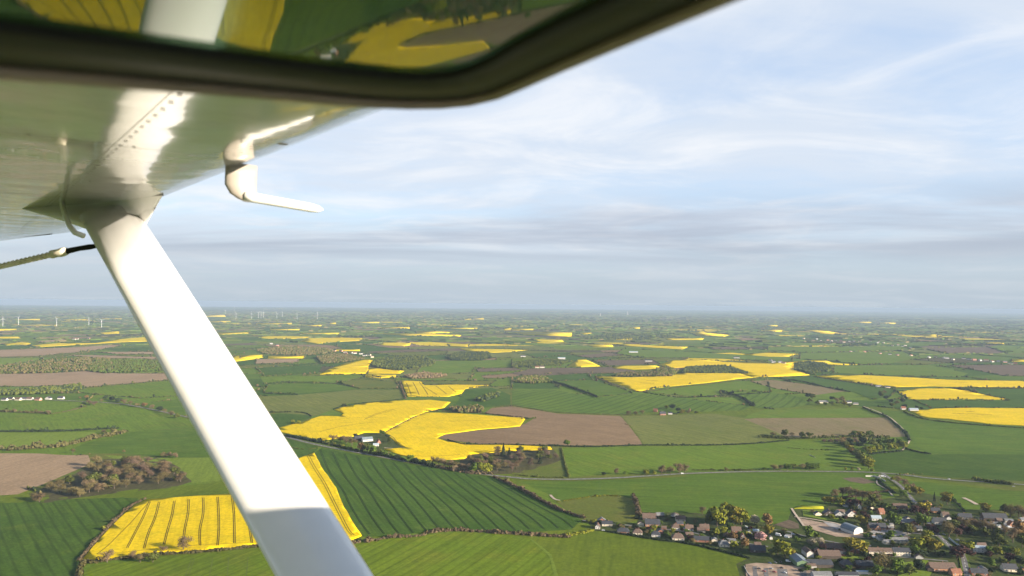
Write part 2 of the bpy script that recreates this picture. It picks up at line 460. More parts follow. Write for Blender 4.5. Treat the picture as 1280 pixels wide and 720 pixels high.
# left-centre rape and greens
field(Y, '502,476 527,477 530,482 570,481 612,482 582,486 577,492 560,496 510,496 505,485', 'Y', .8,
      [[(508, 479), (514, 494)], [(516, 478), (524, 494)], [(524, 478), (535, 494)], [(530, 484), (546, 494)], [(545, 483), (558, 493)], [(560, 483), (570, 491)]], 2.4, 'ytram')
field(Y, '400,468 410,462 432,454 460,449 466,451 460,458 461,462 457,467 430,468', 'Y', .8)
field(Y, '462,460 505,464 500,467 460,467', 'Y', .8)
field(Y, '457,468 495,469 494,472 475,473 456,472', 'Y', .8)
field(GF, '335,481 357,479 420,480 450,486 370,492 330,491', 'Dm')
field(MF, '300,497 370,494 445,487 500,487 505,499 430,505 415,512 395,520 332,515 300,512', 'O')
field(MF, '420,477 450,474 495,477 500,486 450,486', 'P')
field(GF, '330,518 377,517 390,522 350,534 335,532', 'D')
field(GF, '320,460 405,456 397,467 330,470', 'D')
field(GF, '325,471 400,470 450,467 455,472 415,480 357,477 330,480', 'G')
field(GF, '520,466 525,460 545,451 640,450 640,460 595,460 590,465 545,467', 'G')
field(MF, '527,477 570,477 620,475 612,481 570,480 530,481', 'P')
field(BF, '595,461 640,460 655,462 640,464 597,465', 'Bd')
field(BF, '602,470 640,467 655,469 640,472 605,473', 'B')
field(GF, '582,487 615,485 638,494 638,506 600,510 570,513 540,512 570,505', 'D')
field(GF, '460,470 500,473 640,474 640,482 615,484 612,482 620,476 530,476 500,475', 'G')
field(BF, '320,449 375,449 372,453 320,455', 'Bp')
# left of the strut
field(GF, '0,501 100,503 108,507 70,516 60,515 0,513', 'G')
field(GF, '132,506 175,510 225,521 240,526 330,545 300,560 252,534 165,539 62,538 0,535 0,525 62,520 107,509', 'G')
field(GF, '100,487 155,481 208,476 260,470 330,485 300,497 222,495 175,498 130,494 90,490', 'G')
field(BF, '0,469 75,466 105,464 150,467 205,467 230,466 225,474 155,480 105,485 97,481 50,483 0,482', 'Bp')
field(MF, '0,451 50,447 55,450 8,456 0,456', 'L')
field(MF, '165,467 185,462 205,461 230,460 230,466', 'L')
field(BF, '0,441 50,436 100,434 140,431 155,432 120,438 50,445 0,449', 'Bp')
field(BF, '80,444 117,444 170,446 230,447 230,450 125,448', 'Bp')
field(BF, '117,440 190,440 230,441 230,443 150,443', 'Bp')
field(GF, '130,436 180,434 230,434 230,439 150,440', 'D')
field(GF, '0,433 35,432 50,434 30,437 0,438', 'D')
field(Y, '39,432 75,429 120,429 150,424 182,421.5 230,419 230,424 182,427 150,428 100,431 50,434', 'Yd', .5)
field(Y, '2,430 25,428 39,429 35,432 8,432', 'Yd', .5)
field(BF, '45,427 80,424 85,426 55,429', 'Bp')
# slim rape strips far away
for s in ('574,436 640,437 662,438 640,440 615,441 585,439', '559,430 587,430 585,434 562,433', '472,431 480,428 514,429 512,432 505,433 480,432',
          '420,437 450,437 450,439 420,439', '375,427 385,423 420,422 455,423 450,426 430,427 398,430', '322,421 345,420 390,421 385,423.5 328,424',
          '375,416 425,416 422,418 378,417.6', '452,416 505,417 577,419 575,421 512,420', '520,414 545,414 570,416 545,417.2 521,417', '470,408.6 512,409 512,411 475,410.6',
          '440,402 475,402.4 475,404 440,403.6', '377,406 402,406 402,408 378,407.6', '412,403 420,403 420,405 412,405', '320,404 365,404 365,405.4 320,405.4', '337,411 375,411.4 374,412.8 338,412.6',
          '580,398.2 589,398.2 589,400 580,400', '592,397.4 605,397.4 605,399.4 592,399.4', '552,409.5 597,410 597,411.6 553,411', '335,445 382,445 380,448 335,448', '300,444 329,443.6 329,447 300,448', '285,447 297,444 325,444 325,448 295,452',
          '0,421 26,421 26,423 0,423', '0,411 22,411 22,413 0,414', '125,416 150,414 150,417 127,418', '20,398.5 50,398.5 50,400 20,400', '78,399 110,399 110,400.4 78,400.2', '118,398 152,398 152,399 118,399.2', '252,393.4 282,393.8 282,396 250,395.8',
          '260,401 288,401.4 288,403 260,402.6', '270,416 312,415 312,417.6 275,418.5', '733,431 765,431 767,434 742,434', '771,430 815,432 860,434 852,437 820,435 775,432', '832,423 880,423 878,425 835,425', '850,415 880,415 883,416 912,419 905,421 872,420 865,417',
          '640,411 667,411 667,413 640,413', '640,416 675,415 715,416 715,421 685,420 655,419', '662,424 702,425 705,427.4 677,427.4', '725,416 740,416 740,418 726,418', '770,423 790,423 790,425 770,425', '787,409 800,409 800,411 788,411',
          '930,443 960,441 1000,443 985,446 960,446 935,444', '1000,412 1035,414 1050,417 1025,417', '960,406 972,406.6 972,408 960,408', '955,412 980,412.6 978,415 955,415', '1065,402 1090,402.6 1090,404 1065,403.6', '1100,403 1120,403.6 1120,405 1100,404.8',
          '1155,418 1172,418 1172,421 1155,420.6', '1231,428 1255,429 1255,431 1231,430', '1265,449 1280,449 1280,452 1265,452', '630,410 640,410 640,412 630,412', '862,412 880,411.6 880,413 862,413.4'):
    field(Y, s, 'Yd', .5)

# ------------------------------------------------------------------ roads, tracks, yards
road('main_road', '60,500 140,504 180,510 232,521 290,532 340,542 360,547 400,557 480,572 527,581 595,592 640,597 665,599 712,599.5 765,598 815,595 865,592 960,589.5 1060,590 1100,591.5 1135,594.5 1185,600 1280,612', 7.0, 'asphalt', .75, 5.0, True)
road('village_street', '1103,592 1112,598 1126,608 1135,618 1143,628 1150,638 1158,650 1168,664 1180,676 1192,688 1205,700 1222,722', 6.0, 'asphalt', .75, 2.0, True)
road('side_street', '728,651 757,655 780,656.5 810,660 840,663 870,667 885,672 905,676 935,680 960,684', 4.5, 'asphalt', .7, 1.5)
road('lane', '960,662 985,665 1003,670 1030,676 1050,680 1075,688 1100,694 1140,698 1185,702', 4.5, 'asphalt', .7, 1.0)
road('back_lane', '1110,668 1130,666 1160,669 1176,671', 4.5, 'concrete', .72)
road('farm_track', '517,521 500,530 478,541', 3.0, 'track', 1.2)
road('farm_track', '480,560 505,562 520,564', 3.0, 'track', .8)
road('farm_track', '1079,508 1100,516 1115,524 1130,538 1137,548 1134,557 1128,563', 3.5, 'track', .8)
road('farm_track', '993,646.5 1012,649 1030,652 1046,655 1060,661 1075,664', 3.5, 'track', .8)
road('farm_track', '989.5,636 994,643 1000,651 1005,658', 3.0, 'track', .85)
road('farm_track', '1100,594 1096,604 1108,612 1116,620', 2.5, 'track', .7)
road('gravel_strip', '1204,622.5 1213,626.5 1221,631', 6, 'track', .7)
road('field_track', '688,619 693,624 700,626', 4, 'track', .7)
YD = 'yard'
field(YD, '996,647.5 1030,654 1055,663 1085,666.5 1110,668 1106,673 1080,673 1045,671 1018,663 1004,657', 'dirt', .1, keep=False, over=.14)
field(YD, '1029,652.5 1058,656.5 1062,664 1048,663 1036,658', 'concrete', .2, keep=False, over=.14)
field(YD, '968,656 986,650 998,655 999,661 985,661', 'Bd', .1, keep=False, over=.14)
field('rapeseed_plot', '993,636 1000,632.5 1029,633.5 1030,636.5 1010,636.5', 'YG', .6, keep=False, over=.14)
field('lawn', '1003,638 1030,637.5 1050,645 1058,654 1030,650 1004,645', 'L', .1, keep=False, over=.14)
field(YD, '932,706 945,704 1000,708 1024,712 1050,725 1050,790 936,790', 'dirt', .15, keep=False, over=.14)
for q_ in ('941,708.5 946,708.5 957,722 948,722', '955,711 960,711 972,724 964,724', '972,711.5 984,712 992,722 982,722', '1000,714 1008,714 1016,724 1004,724'): field(YD, q_, 'asphalt', .3, keep=False, over=.14)
field(YD, '1212,648 1262,650 1275,660 1240,664 1225,656', 'concrete', .15, keep=False, over=.14)
field(YD, '1086,662 1120,663 1140,668 1120,671 1088,668', 'concrete', .2, keep=False, over=.14)
field('lawn', '1200,637 1258,640 1262,645 1205,643', 'P', .1, keep=False, over=.14)
field('lawn', '1050,695 1072,696 1074,699 1052,699', 'L', .1, keep=False, over=.14)
field('lawn', '1120,705 1160,700 1165,715 1130,730', 'L', .1, keep=False, over=.14)

# ================================================================== GROUND: one sheet to the horizon
CELL = 330.0; K = 9; ROT = R(24)
NI, NJ = 300, 230
ii, jj = np.meshgrid(np.arange(NI + 1), np.arange(NJ + 1), indexing='ij')
lx = (ii - NI / 2) * CELL + rng.uniform(-.34, .34, ii.shape) * CELL
ly = (jj - 60) * CELL * .82 + rng.uniform(-.34, .34, ii.shape) * CELL * .82
# long waves so the boundaries do not run dead straight
lx = lx + 300 * np.sin(ly / 1900.) + 180 * np.sin(ly / 730. + lx / 2100.); ly = ly + 260 * np.sin(lx / 1600. + 1) + 160 * np.sin(lx / 820.)
GX = lx * math.cos(ROT) - ly * math.sin(ROT) + 6000; GY = lx * math.sin(ROT) + ly * math.cos(ROT)
cx = (GX[:-1, :-1] + GX[1:, :-1] + GX[:-1, 1:] + GX[1:, 1:]) / 4; cy = (GY[:-1, :-1] + GY[1:, :-1] + GY[:-1, 1:] + GY[1:, 1:]) / 4
gkeys = ['G', 'D', 'O', 'Dm', 'P', 'B', 'Bd', 'Yd', 'W', 'Gs']
gm = rng.choice(len(gkeys), size=cx.shape, p=[.24, .18, .13, .16, .08, .045, .04, .04, .025, .06])
for sh in ((1, 0), (0, 1)):
    mk_ = rng.random(cx.shape) < .28
    gm = np.where(mk_, np.roll(gm, sh, (0, 1)), gm)
cd = np.hypot(cx, cy)
gm = np.where((cd > 12000) & (gm == 7) & (rng.random(cx.shape) < .5), 1, gm)
gm = np.where((cd < 2600) & (cy > 0), rng.choice([0, 3, 4, 9], size=cx.shape), gm)
nearc = (cd < 7400)
# fine vertices for near cells
vi, vj = np.where(nearc)
tt = np.linspace(0, 1, K + 1)
U, V = np.meshgrid(tt, tt, indexing='ij')
A = lambda Q, a, b: Q[vi + a, vj + b][:, None, None]
fx = A(GX, 0, 0) * (1 - U) * (1 - V) + A(GX, 1, 0) * U * (1 - V) + A(GX, 0, 1) * (1 - U) * V + A(GX, 1, 1) * U * V
fy = A(GY, 0, 0) * (1 - U) * (1 - V) + A(GY, 1, 0) * U * (1 - V) + A(GY, 0, 1) * (1 - U) * V + A(GY, 1, 1) * U * V
fz = T(fx, fy)
keyi = (vi[:, None, None] * K + np.arange(K + 1)[None, :, None]); keyj = (vj[:, None, None] * K + np.arange(K + 1)[None, None, :])
key = (keyi * 100000 + keyj).ravel()
uk, first, inv = np.unique(key, return_index=True, return_inverse=True)
nv = np.stack([fx.ravel(), fy.ravel(), fz.ravel()], 1)[first]
inv = inv.reshape(len(vi), K + 1, K + 1)
nf = np.stack([inv[:, :-1, :-1], inv[:, 1:, :-1], inv[:, 1:, 1:], inv[:, :-1, 1:]], -1).reshape(-1, 4)
nmi = np.repeat(gm[vi, vj], K * K)
fi, fj = np.where(~nearc)
idx = np.arange((NI + 1) * (NJ + 1)).reshape(NI + 1, NJ + 1) + len(nv)
cv = np.stack([GX.ravel(), GY.ravel(), np.zeros(GX.size)], 1)
cf = np.stack([idx[fi, fj], idx[fi + 1, fj], idx[fi + 1, fj + 1], idx[fi, fj + 1]], -1)
g = fast_mesh('ground', np.concatenate([nv, cv]), np.concatenate([nf, cf]), [M[k] for k in gkeys], np.concatenate([nmi, gm[fi, fj]]), True)
g['kind'] = 'structure'

# ------------------------------------------------------------------ which places are covered by traced fields
def inside(px, py, poly):
    n = len(poly); r = np.zeros(px.shape, bool)
    for k in range(n):
        x1, y1 = poly[k]; x2, y2 = poly[(k + 1) % n]
        c = ((y1 > py) != (y2 > py)) & (px < (x2 - x1) * (py - y1) / ((y2 - y1) or 1e-9) + x1)
        r ^= c
    return r
def covered(x, y, only=None, grow=0.0):
    px, py = to_px(x, y, T(x, y))
    r = np.zeros(np.shape(px), bool)
    for poly, mk in FIELDS:
        if mk == 'W' or (only and mk not in only): continue
        r |= inside(px, py, poly)
        if grow: r |= inside(px, py - grow, poly)
    return r

# ================================================================== TREES
M['bark'] = plain('bark', (.10, .080, .060), .95, 0, .05, .3, 2)
LEAF = {
    'olive':  ('olive green', (.092, .105, .018), (.050, .066, .015)),
    'yg':     ('yellow-green', (.205, .205, .018), (.105, .130, .016)),
    'green':  ('bright green', (.098, .145, .018), (.048, .085, .014)),
    'gold':   ('golden green', (.225, .185, .022), (.120, .118, .018)),
    'copper': ('copper red', (.062, .030, .024), (.036, .020, .018)),
    'orange': ('orange-brown', (.175, .105, .040), (.105, .072, .028)),
    'pink':   ('pink blossoming', (.50, .29, .27), (.28, .17, .15)),
    'pale':   ('pale blossoming', (.42, .36, .27), (.24, .22, .13)),
    'dark':   ('dark green', (.030, .045, .018), (.018, .030, .014)),
    'bare':   ('bare brown', (.185, .132, .072), (.098, .072, .042)),
    'purple': ('bare purple-brown', (.172, .118, .080), (.090, .064, .046)),
    'obare':  ('half-bare olive-brown', (.165, .130, .055), (.100, .086, .034)),
}
LEAF['hedge'] = ('brown hedge', (.120, .088, .048), (.066, .052, .030)); LEAF['ohedge'] = ('olive hedge', (.110, .098, .036), (.062, .060, .022))
for k, (nm, a, b) in LEAF.items(): M['leaf_' + k] = leafy(nm.replace(' ', '_') + '_leaves', a, b, .28)

def crown_mesh(name, mat, style, seed):
    """a crown of many separate leaf clumps round uneven lobes; nominal tree 12 m tall, 11 m wide"""
    rg = np.random.default_rng(seed)
    vs = []; fs = []
    if style == 'conifer':
        lobes = [((0, 0, 1.5 + 10.2 * k / 9), 3.3 * (1 - k / 9.6), 1.1) for k in range(10)]
        n, size = 34, .95
    else:
        lobes = []
        nl = 9
        for k in range(nl):
            a = 2 * math.pi * k / nl * 2.4 + rg.uniform(-.5, .5); rr = rg.uniform(1.0, 3.5) if k else 0
            lobes.append(((rr * math.cos(a), rr * math.sin(a), rg.uniform(4.2, 9.3) - rr * .25), rg.uniform(1.7, 2.7), rg.uniform(1.6, 2.5)))
        lobes.append(((0, 0, 6.6), 3.0, 3.2))
        n, size = (66, .95) if style == 'round' else (110, .70)
    for c, rh, rv in lobes:
        d = rg.normal(size=(n, 3)); d /= np.linalg.norm(d, axis=1)[:, None]
        rad = rg.uniform(.62, 1.08, n)[:, None] if style != 'bare' else rg.uniform(.35, 1.15, n)[:, None]
        p = np.array(c) + d * rad * np.array([rh, rh, rv])
        for q, dn in zip(p, d):
            nrm = dn + rg.normal(size=3) * .45; nrm /= np.linalg.norm(nrm)
            a = np.cross(nrm, rg.normal(size=3)); a /= np.linalg.norm(a); b = np.cross(nrm, a)
            s1, s2 = size * rg.uniform(.5, 1.0), size * rg.uniform(.4, .9)
            if style == 'bare': s1 *= 1.0; s2 *= .34
            k = len(vs)
            for u, w in ((-1, -.3), (.1, -1), (1, .25), (-.2, 1)):
                vs.append(q + a * u * s1 * rg.uniform(.7, 1.2) + b * w * s2 * rg.uniform(.7, 1.2))
            fs.append((k, k + 1, k + 2, k + 3))
    me = bpy.data.meshes.new(name); me.from_pydata([tuple(v) for v in vs], [], fs); me.materials.append(mat); me.update()
    return me

def trunk_mesh(seed, tall=8.0, limbs=6):
    rg = random.Random(seed); mb = MB()
    mb.tube([(0, 0, -.6), (.05, .05, 1.5), (.1, -.1, 4), (0, .1, tall)], [.42, .32, .24, .10], 6)
    for k in range(limbs):
        a = 2 * math.pi * k / limbs + rg.uniform(-.4, .4); z = rg.uniform(2.6, 5.5); rr = rg.uniform(2, 3.6)
        mb.tube([(0, 0, z), (rr * .5 * math.cos(a), rr * .5 * math.sin(a), z + 1.4), (rr * math.cos(a), rr * math.sin(a), z + rg.uniform(2.4, 4.5))], [.16, .11, .04], 5)
    me = bpy.data.meshes.new('trunk'); me.from_pydata(mb.v, [], mb.f); me.materials.append(M['bark']); me.update()
    return me
CROWNS = {}
for k in LEAF:
    st = 'bare' if k in ('bare', 'purple', 'obare') else 'round'
    CROWNS[k] = [crown_mesh('crown', M['leaf_' + k], st, hash_) for hash_ in (sum(map(ord, k)) * 7 + q for q in range(3))]
CROWNS['conifer'] = [crown_mesh('crown', M['leaf_dark'], 'conifer', 5)]
for k in ('hedge', 'ohedge'): CROWNS.pop(k)
TRUNKS = [trunk_mesh(q) for q in range(3)]
NAMEOF = {k: v[0] for k, v in LEAF.items()}; NAMEOF['conifer'] = 'dark conifer'
TREES = []      # (object, X, type, place, big)
def tree(X, Y, h, w, k, place, group=None):
    h *= 1.32; w *= 1.42
    x, y = ground(X, Y)
    nm = 'tree' if h > 11.2 else 'bush'  # small trees below this height share one name with the shrubs
    root = empty(nm, (x, y, float(T(x, y))), random.uniform(0, 6.28))
    root.scale = (w / 9.5, w / 9.5, h / 11.2)
    t = bpy.data.objects.new('trunk', random.choice(TRUNKS)); COL.objects.link(t); t.parent = root
    c = bpy.data.objects.new('crown', random.choice(CROWNS[k])); COL.objects.link(c); c.parent = root
    root['category'] = nm
    TREES.append((root, X, (k, nm), place, h, w, group))
    return root

# hedges ----------------------------------------------------------------
HEDGE = {'brown': 'hedge', 'bare': 'hedge', 'dark': 'dark', 'olive': 'olive', 'obare': 'ohedge', 'yg': 'yg', 'green': 'green'}
def hedge(line, h, w, kind, label, gaps=.0, lump=.45, world=False, nm='hedge'):
    """a row of separate bushy clumps along the line, thick and thin by turns"""
    h *= 1.45; w *= 1.15
    pts = line if world else [ground(*p) for p in smooth_line(extend(P(line)), 4)]
    far = sum(p[1] for p in pts) / len(pts) > 1900
    Ls, Rs = ribbon_pts(pts, 1.0, max(1.7, w * .34) if not far else max(3.2, w * .55))
    V_ = []; n_q = 17 if not far else 14
    cur = 1.0; skip = 0
    for a, b in zip(Ls, Rs):
        if skip > 0: skip -= 1; continue
        if random.random() < gaps * .25 + .012: skip = random.randint(1, 3)
        cur = .72 * cur + .28 * random.uniform(1 - lump * 1.2, 1 + lump * 1.2)
        big = random.uniform(1.5, 2.1) if random.random() < lump * .07 else 1.0
        c = (a + b) / 2; z = float(T(c.x, c.y)) + .1
        rh, rv = w * .52 * cur * big ** .7, h * .56 * cur * big
        cx_, cy__ = c.x + random.uniform(-.22, .22) * w, c.y + random.uniform(-.22, .22) * w
        d = rng.normal(size=(n_q, 3)); d[:, 2] = np.abs(d[:, 2] + .25); d /= np.linalg.norm(d, axis=1)[:, None]
        p = np.array([cx_, cy__, z + rv * .55]) + d * rng.uniform(.55, 1.05, (n_q, 1)) * np.array([rh, rh, rv * 1.15]) - np.array([0, 0, rv * .3])
        nr_ = d + rng.normal(size=d.shape) * .4; nr_ /= np.linalg.norm(nr_, axis=1)[:, None]
        u = np.cross(nr_, rng.normal(size=d.shape)); u /= np.linalg.norm(u, axis=1)[:, None]; v = np.cross(nr_, u)
        e = rng.uniform(.28, .62, (n_q, 1)) * max(rh, 1.2); f_ = rng.uniform(.25, .5, (n_q, 1)) * max(rh, 1.2)
        V_.append(np.stack([p + u * e, p + v * f_, p - u * e * .9, p - v * f_], 1).reshape(-1, 3))
    V_ = np.concatenate(V_)
    o = fast_mesh(nm, V_, np.arange(len(V_)).reshape(-1, 4), M['leaf_' + HEDGE[kind]])
    tag(o, label, 'hedge')
    return o

for a in [
    ('181,624 164,633 149,646 133,662 113,684 99,701', 2.6, 3.5, 'brown', 'brown hedge along the left side of the near rapeseed field'),
    ('84,738 92,722 100,712 120,704 150,699 200,694 260,690 320,684 380,681 442,680', 2.8, 4.5, 'obare', 'ragged hedge along the front edge of the near rapeseed field'),
    ('444,680 470,676 495,672 520,671 545,665 575,664 610,666 650,668 690,671 712,672', 3.8, 6, 'brown', 'lumpy brown hedge between the striped dark field and the front meadow', .0, .7),
    ('702,671 722,668 742,664', 3.5, 5, 'yg', 'neat yellow-green hedge ending at the first village house'),
    ('618,597 640,607 660,617 680,628 700,638 729,648', 4.0, 5, 'brown', 'brown hedge slanting along the right side of the striped dark field', 0, .5),
    ('792,621 796,632 799,645', 6, 6, 'brown', 'short tall brown hedge on the right of the olive paddock'),
    ('697,628 740,621 765,620 775,621', 1.6, 3, 'yg', 'low pale hedge behind the olive paddock', .2),
    ('757,665 790,670 820,675 860,680 900,689 935,698', 2.4, 3.5, 'dark', 'dark clipped hedge between the village gardens and the front meadow'),
    ('702,560 705,575 711,597', 2.0, 3, 'olive', 'thin hedge running from the lone green tree down to the road'),
    ('701,558 745,559 803,557 885,557 940,555 985,551', 2.6, 4, 'dark', 'dark hedge below the brown ploughed field and olive field'),
    ('0,540 40,540 90,539 125,537 150,536', 4, 5, 'dark', 'dark hedge behind the pale meadow left of the strut'),
    ('5,564 30,562 55,560 75,559 100,553 125,547 158,541', 7, 9, 'obare', 'thick olive-brown hedge between the pale meadow and the brown field', 0, .7),
    ('560,550 580,556 620,556 660,557 699,558', 2.4, 4, 'dark', 'dark hedge between the big rapeseed field and the ploughed field'),
    ('482,541 500,531 518,522 533,516', 1.8, 3, 'brown', 'hedged track splitting the big rapeseed field', .15),
    ('417,512 440,506 480,502 505,499', 2.8, 4, 'dark', 'hedge along the far left edge of the big rapeseed field'),
    ('507,499 503,488 500,477', 3.5, 5, 'brown', 'hedge on the left of the small rapeseed field with wheel tracks'),
    ('533,514 570,515 605,517 640,521 660,523', 2.6, 4, 'brown', 'hedge along the far right edge of the big rapeseed field', .1),
    ('640,507 665,511 700,516 775,519 800,519', 1.8, 3, 'brown', 'thin hedge between the striped wheat and the ploughed field', .2),
    ('688,477 715,485 747,497', 6, 7, 'dark', 'dark hedge slanting between two green fields above the ploughed field'),
    ('805,491 850,497 900,495 962,491', 3, 5, 'dark', 'dark hedge crossing the green fields below the middle rapeseed field', .15),
    ('902,490 925,497 942,508', 7, 9, 'dark', 'stout dark hedge curving down from the middle green field'),
    ('1079,510 1092,516 1109,522 1131,541 1137,551', 3.6, 5, 'dark', 'dark hedge curving beside the farm lane on the right'),
    ('1130,515 1155,524 1215,531 1280,542', 3, 5, 'olive', 'hedge below the nearest rapeseed field on the right'),
    ('968,473 1000,477 1040,486 1062,490', 4.5, 6, 'dark', 'dark hedge between the fallow strip and the dark field'),
    ('1017,471 1060,478 1085,481 1120,485 1200,486 1280,486', 3, 6, 'obare', 'hedge below the long rapeseed strip on the right', .1, .6),
    ('950,547 990,549 1020,548 1060,547 1112,548', 5, 6, 'olive', 'scrubby hedge below the fallow field', .05, .7),
    ('1218,600 1235,603 1264,606', 5, 7, 'olive', 'olive scrub beside the main road on the right', 0, .6),
    ('1132,561 1146,565 1162,568', 3, 4, 'dark', 'short dark hedge right of the tree row by the lane'),
    ('744,472 770,482 800,490 850,484 880,481 930,475 971,472', 2, 4, 'brown', 'thin hedge below the middle rapeseed field', .25),
    ('0,512 30,516 62,518', 4.5, 7, 'obare', 'brown scrub hedge left of the curving farm fence line', .05, .7),
    ('62,518 85,514 108,508', 2, 3, 'brown', 'faint hedge climbing to the small brown thicket'),
    ('335,516 377,516 389,521', 3, 4, 'dark', 'dark hedge above the small green field behind the strut'),
    ('330,492 372,494', 2.6, 4, 'dark', 'short dark hedge in the pale green fields right of the strut'),
    ('357,478 395,478 420,480 450,486', 2.6, 4, 'dark', 'dark hedge crossing the pale green fields right of the strut'),
    ('1040,627 1062,622 1085,618 1112,614', 2.5, 5, 'brown', 'brown scrub edge behind the village thicket', .2),
    ('1096,599 1106,608 1118,617', 2.2, 4, 'dark', 'dark hedge beside the village entry path'),
    ('1184,622 1199,632 1206,641', 2.2, 3, 'dark', 'garden hedge between the golden tree and the green field'),
    ('343,543 360,546 378,549 404,554', 4.2, 7, 'dark', 'dark hedge bank between the main road and the big rapeseed field, left part', .05, .6),
    ('404,554 430,560 455,566 480,570', 3.6, 7, 'olive', 'olive hedge bank between the main road and the rapeseed farm', .05, .6),
    ('480,570 505,576 530,581 545,585', 3.4, 6, 'dark', 'dark hedge bank below the tiny white hut', .05, .6),
    ('545,584 565,588 590,592 612,593', 4.0, 8, 'bare', 'brown hedge bank along the road below the rapeseed', 0, .6),
    ('347,556 380,562 401,559', 1.4, 2.5, 'olive', 'low grassy bank in the corner by the main road', .3, .4),
    ('645,594 680,597 712,598', 1.6, 4, 'olive', 'low scrub on the south side of the rough grass by the road', .25, .5),
    ('865,588 900,588 930,588 960,587', 1.5, 3.5, 'olive', 'low scrub along the north side of the main road', .35, .6),
    ('1045,551 1060,558 1075,568 1088,583', 3.5, 8, 'dark', 'dark undergrowth along the slanting tree row', 0, .5),
    ('1088,568 1105,566 1130,564', 2.6, 6, 'dark', 'dark undergrowth before the yellow-green grove', .1, .5),
    ('985,560 1010,562 1035,563', 1.2, 2.5, 'olive', 'low hedge across the small olive meadow by the main road', .5),
]:
    hedge(*a)

# ------------------------------------------------------------------ trees one by one
BIGGER = {'in the yellow-green grove by the lane': 1.4, 'in the row slanting down to the road junction': 1.35, 'in the dark grove by the small olive meadow': 1.2, 'on the road bank below the big rapeseed field': 1.25,
          'round the farm in the big rapeseed field': 1.2, 'in the brown grove in the right of the village': 1.2, 'in the tall clump behind the bungalows': 1.12, 'in the thicket behind the village': 1.15, 'on the scrubby hedge below the fallow field': 1.3,
          'in the shrub row right along the main road': 1.3, 'in the bare group beside the main road': 1.2, 'round the farm beyond the fallow field': 1.25, 'round the farm left of the nearest right rapeseed field': 1.25, 'along the road left of the strut': 1.3,
          'round the farmhouse behind the olive field': 1.3}
def many(s, place, group=None):
    k = BIGGER.get(place, 1.0)
    for it in s.split('|'):
        q = it.split(); tree(float(q[0]), float(q[1]), float(q[2]) * (1 + (k - 1) * .7), float(q[3]) * k, q[4], place, group)

many('896 658 21 15 yg|906 656 23 15 yg|916 657 20 13 gold|927 656 18 14 yg|887 656 15 10 olive', 'in the tall clump behind the bungalows')
many('878 643 9 9 obare|943 655 11 11 pale|896 669 8 7 yg|904 668 8 7 yg|912 664 9 8 green', 'beside the tall clump behind the bungalows')
many('916 675 9 10 orange|931 684 10 9 orange|917 685 7 8 yg|960 658 14 12 orange|961 669 11 9 gold|952 676 9 11 pink|945 672 6 7 copper|926 671 6 6 green', 'among the houses left of the caravans')
many('972 693 14 12 yg|981 698 15 13 yg|989 697 9 8 gold|966 696 8 8 olive|996 678 6 7 green', 'above the car yard')
many('1012 673 13 13 green|1014 683 8 9 pale|1026 681 8 8 pale|1021 673 5 5 olive', 'at the front edge of the dirt yard')
many('1069 692 16 18 gold|1080 687 9 8 yg|1060 690 8 8 olive', 'behind the long schoolhouse')
many('1031 629 7 8 gold|1038 630 8 8 gold|1050 632 9 9 yg|1044 623 11 10 bare|1053 621 12 11 purple|1061 622 13 11 bare|1070 624 12 11 obare|1078 626 12 11 bare|1086 628 13 11 obare|1092 633 12 11 olive|1087 637 10 11 olive|1062 633 8 10 copper|1072 634 9 9 copper|1097 628 9 9 bare|1101 636 8 8 olive', 'in the thicket behind the village')
many('1077 655 10 14 gold|1084 650 7 7 copper|1118 661 18 14 green|1134 668 12 13 olive|1140 667 11 10 obare|1155 641 14 16 gold|1144 643 11 13 copper|1153 644 9 9 copper|1155 657 13 15 green|1159 674 11 9 yg|1167 668 11 12 copper|1186 671 14 15 obare|1107 637 9 9 green|1116 640 7 7 olive|1128 644 8 9 dark|1146 662 6 6 dark', 'in the middle of the village')
many('1184 631 15 13 gold|1168 627 10 5 conifer|1129 621 9 10 green|1145 619 12 12 gold|1139 614 11 11 bare|1131 608 10 11 bare|1123 604 10 10 bare|1117 601 7 7 yg|1135 616 9 8 yg|1151 619 9 8 gold', 'at the village entry')
many('1232 642 12 12 gold|1263 646 15 14 obare|1273 646 15 14 obare|1256 642 11 10 olive|1279 648 12 12 bare', 'in front of the field at the right edge')
many('1186 664 10 11 obare|1194 664 11 11 olive|1203 662 11 11 bare|1211 663 11 11 obare|1219 662 11 11 bare|1227 664 11 11 obare|1235 665 11 11 bare|1243 667 10 10 obare|1206 668 9 9 copper|1216 669 9 9 olive|1196 671 9 10 copper|1232 671 8 9 olive|1247 672 9 9 olive|1256 668 8 9 bare', 'in the brown grove in the right of the village')
many('1275 674 19 16 orange|1266 678 15 13 bare|1278 684 14 12 olive|1249 683 12 15 olive|1238 693 8 9 green|1247 694 8 9 yg|1258 693 8 9 green|1268 695 9 9 yg|1204 697 12 17 copper|1196 699 10 12 copper|1211 689 10 12 yg|1262 702 8 10 copper|1275 706 9 10 dark|1253 705 6 7 olive|1240 708 7 7 green', 'around the house with the pale blue roof')
many('1150 690 13 13 yg|1160 689 14 14 gold|1169 692 13 12 gold|1144 694 10 9 green|1153 697 8 9 dark|1178 697 7 7 dark|1143 682 8 8 olive', 'beside the long schoolhouse')
many('1106 715 18 17 obare|1122 717 14 11 green|1096 719 9 10 green|1137 719 10 11 olive|1098 708 7 8 gold|1113 677 12 10 green|1149 713 10 10 dark', 'at the lower right by the farm sheds')
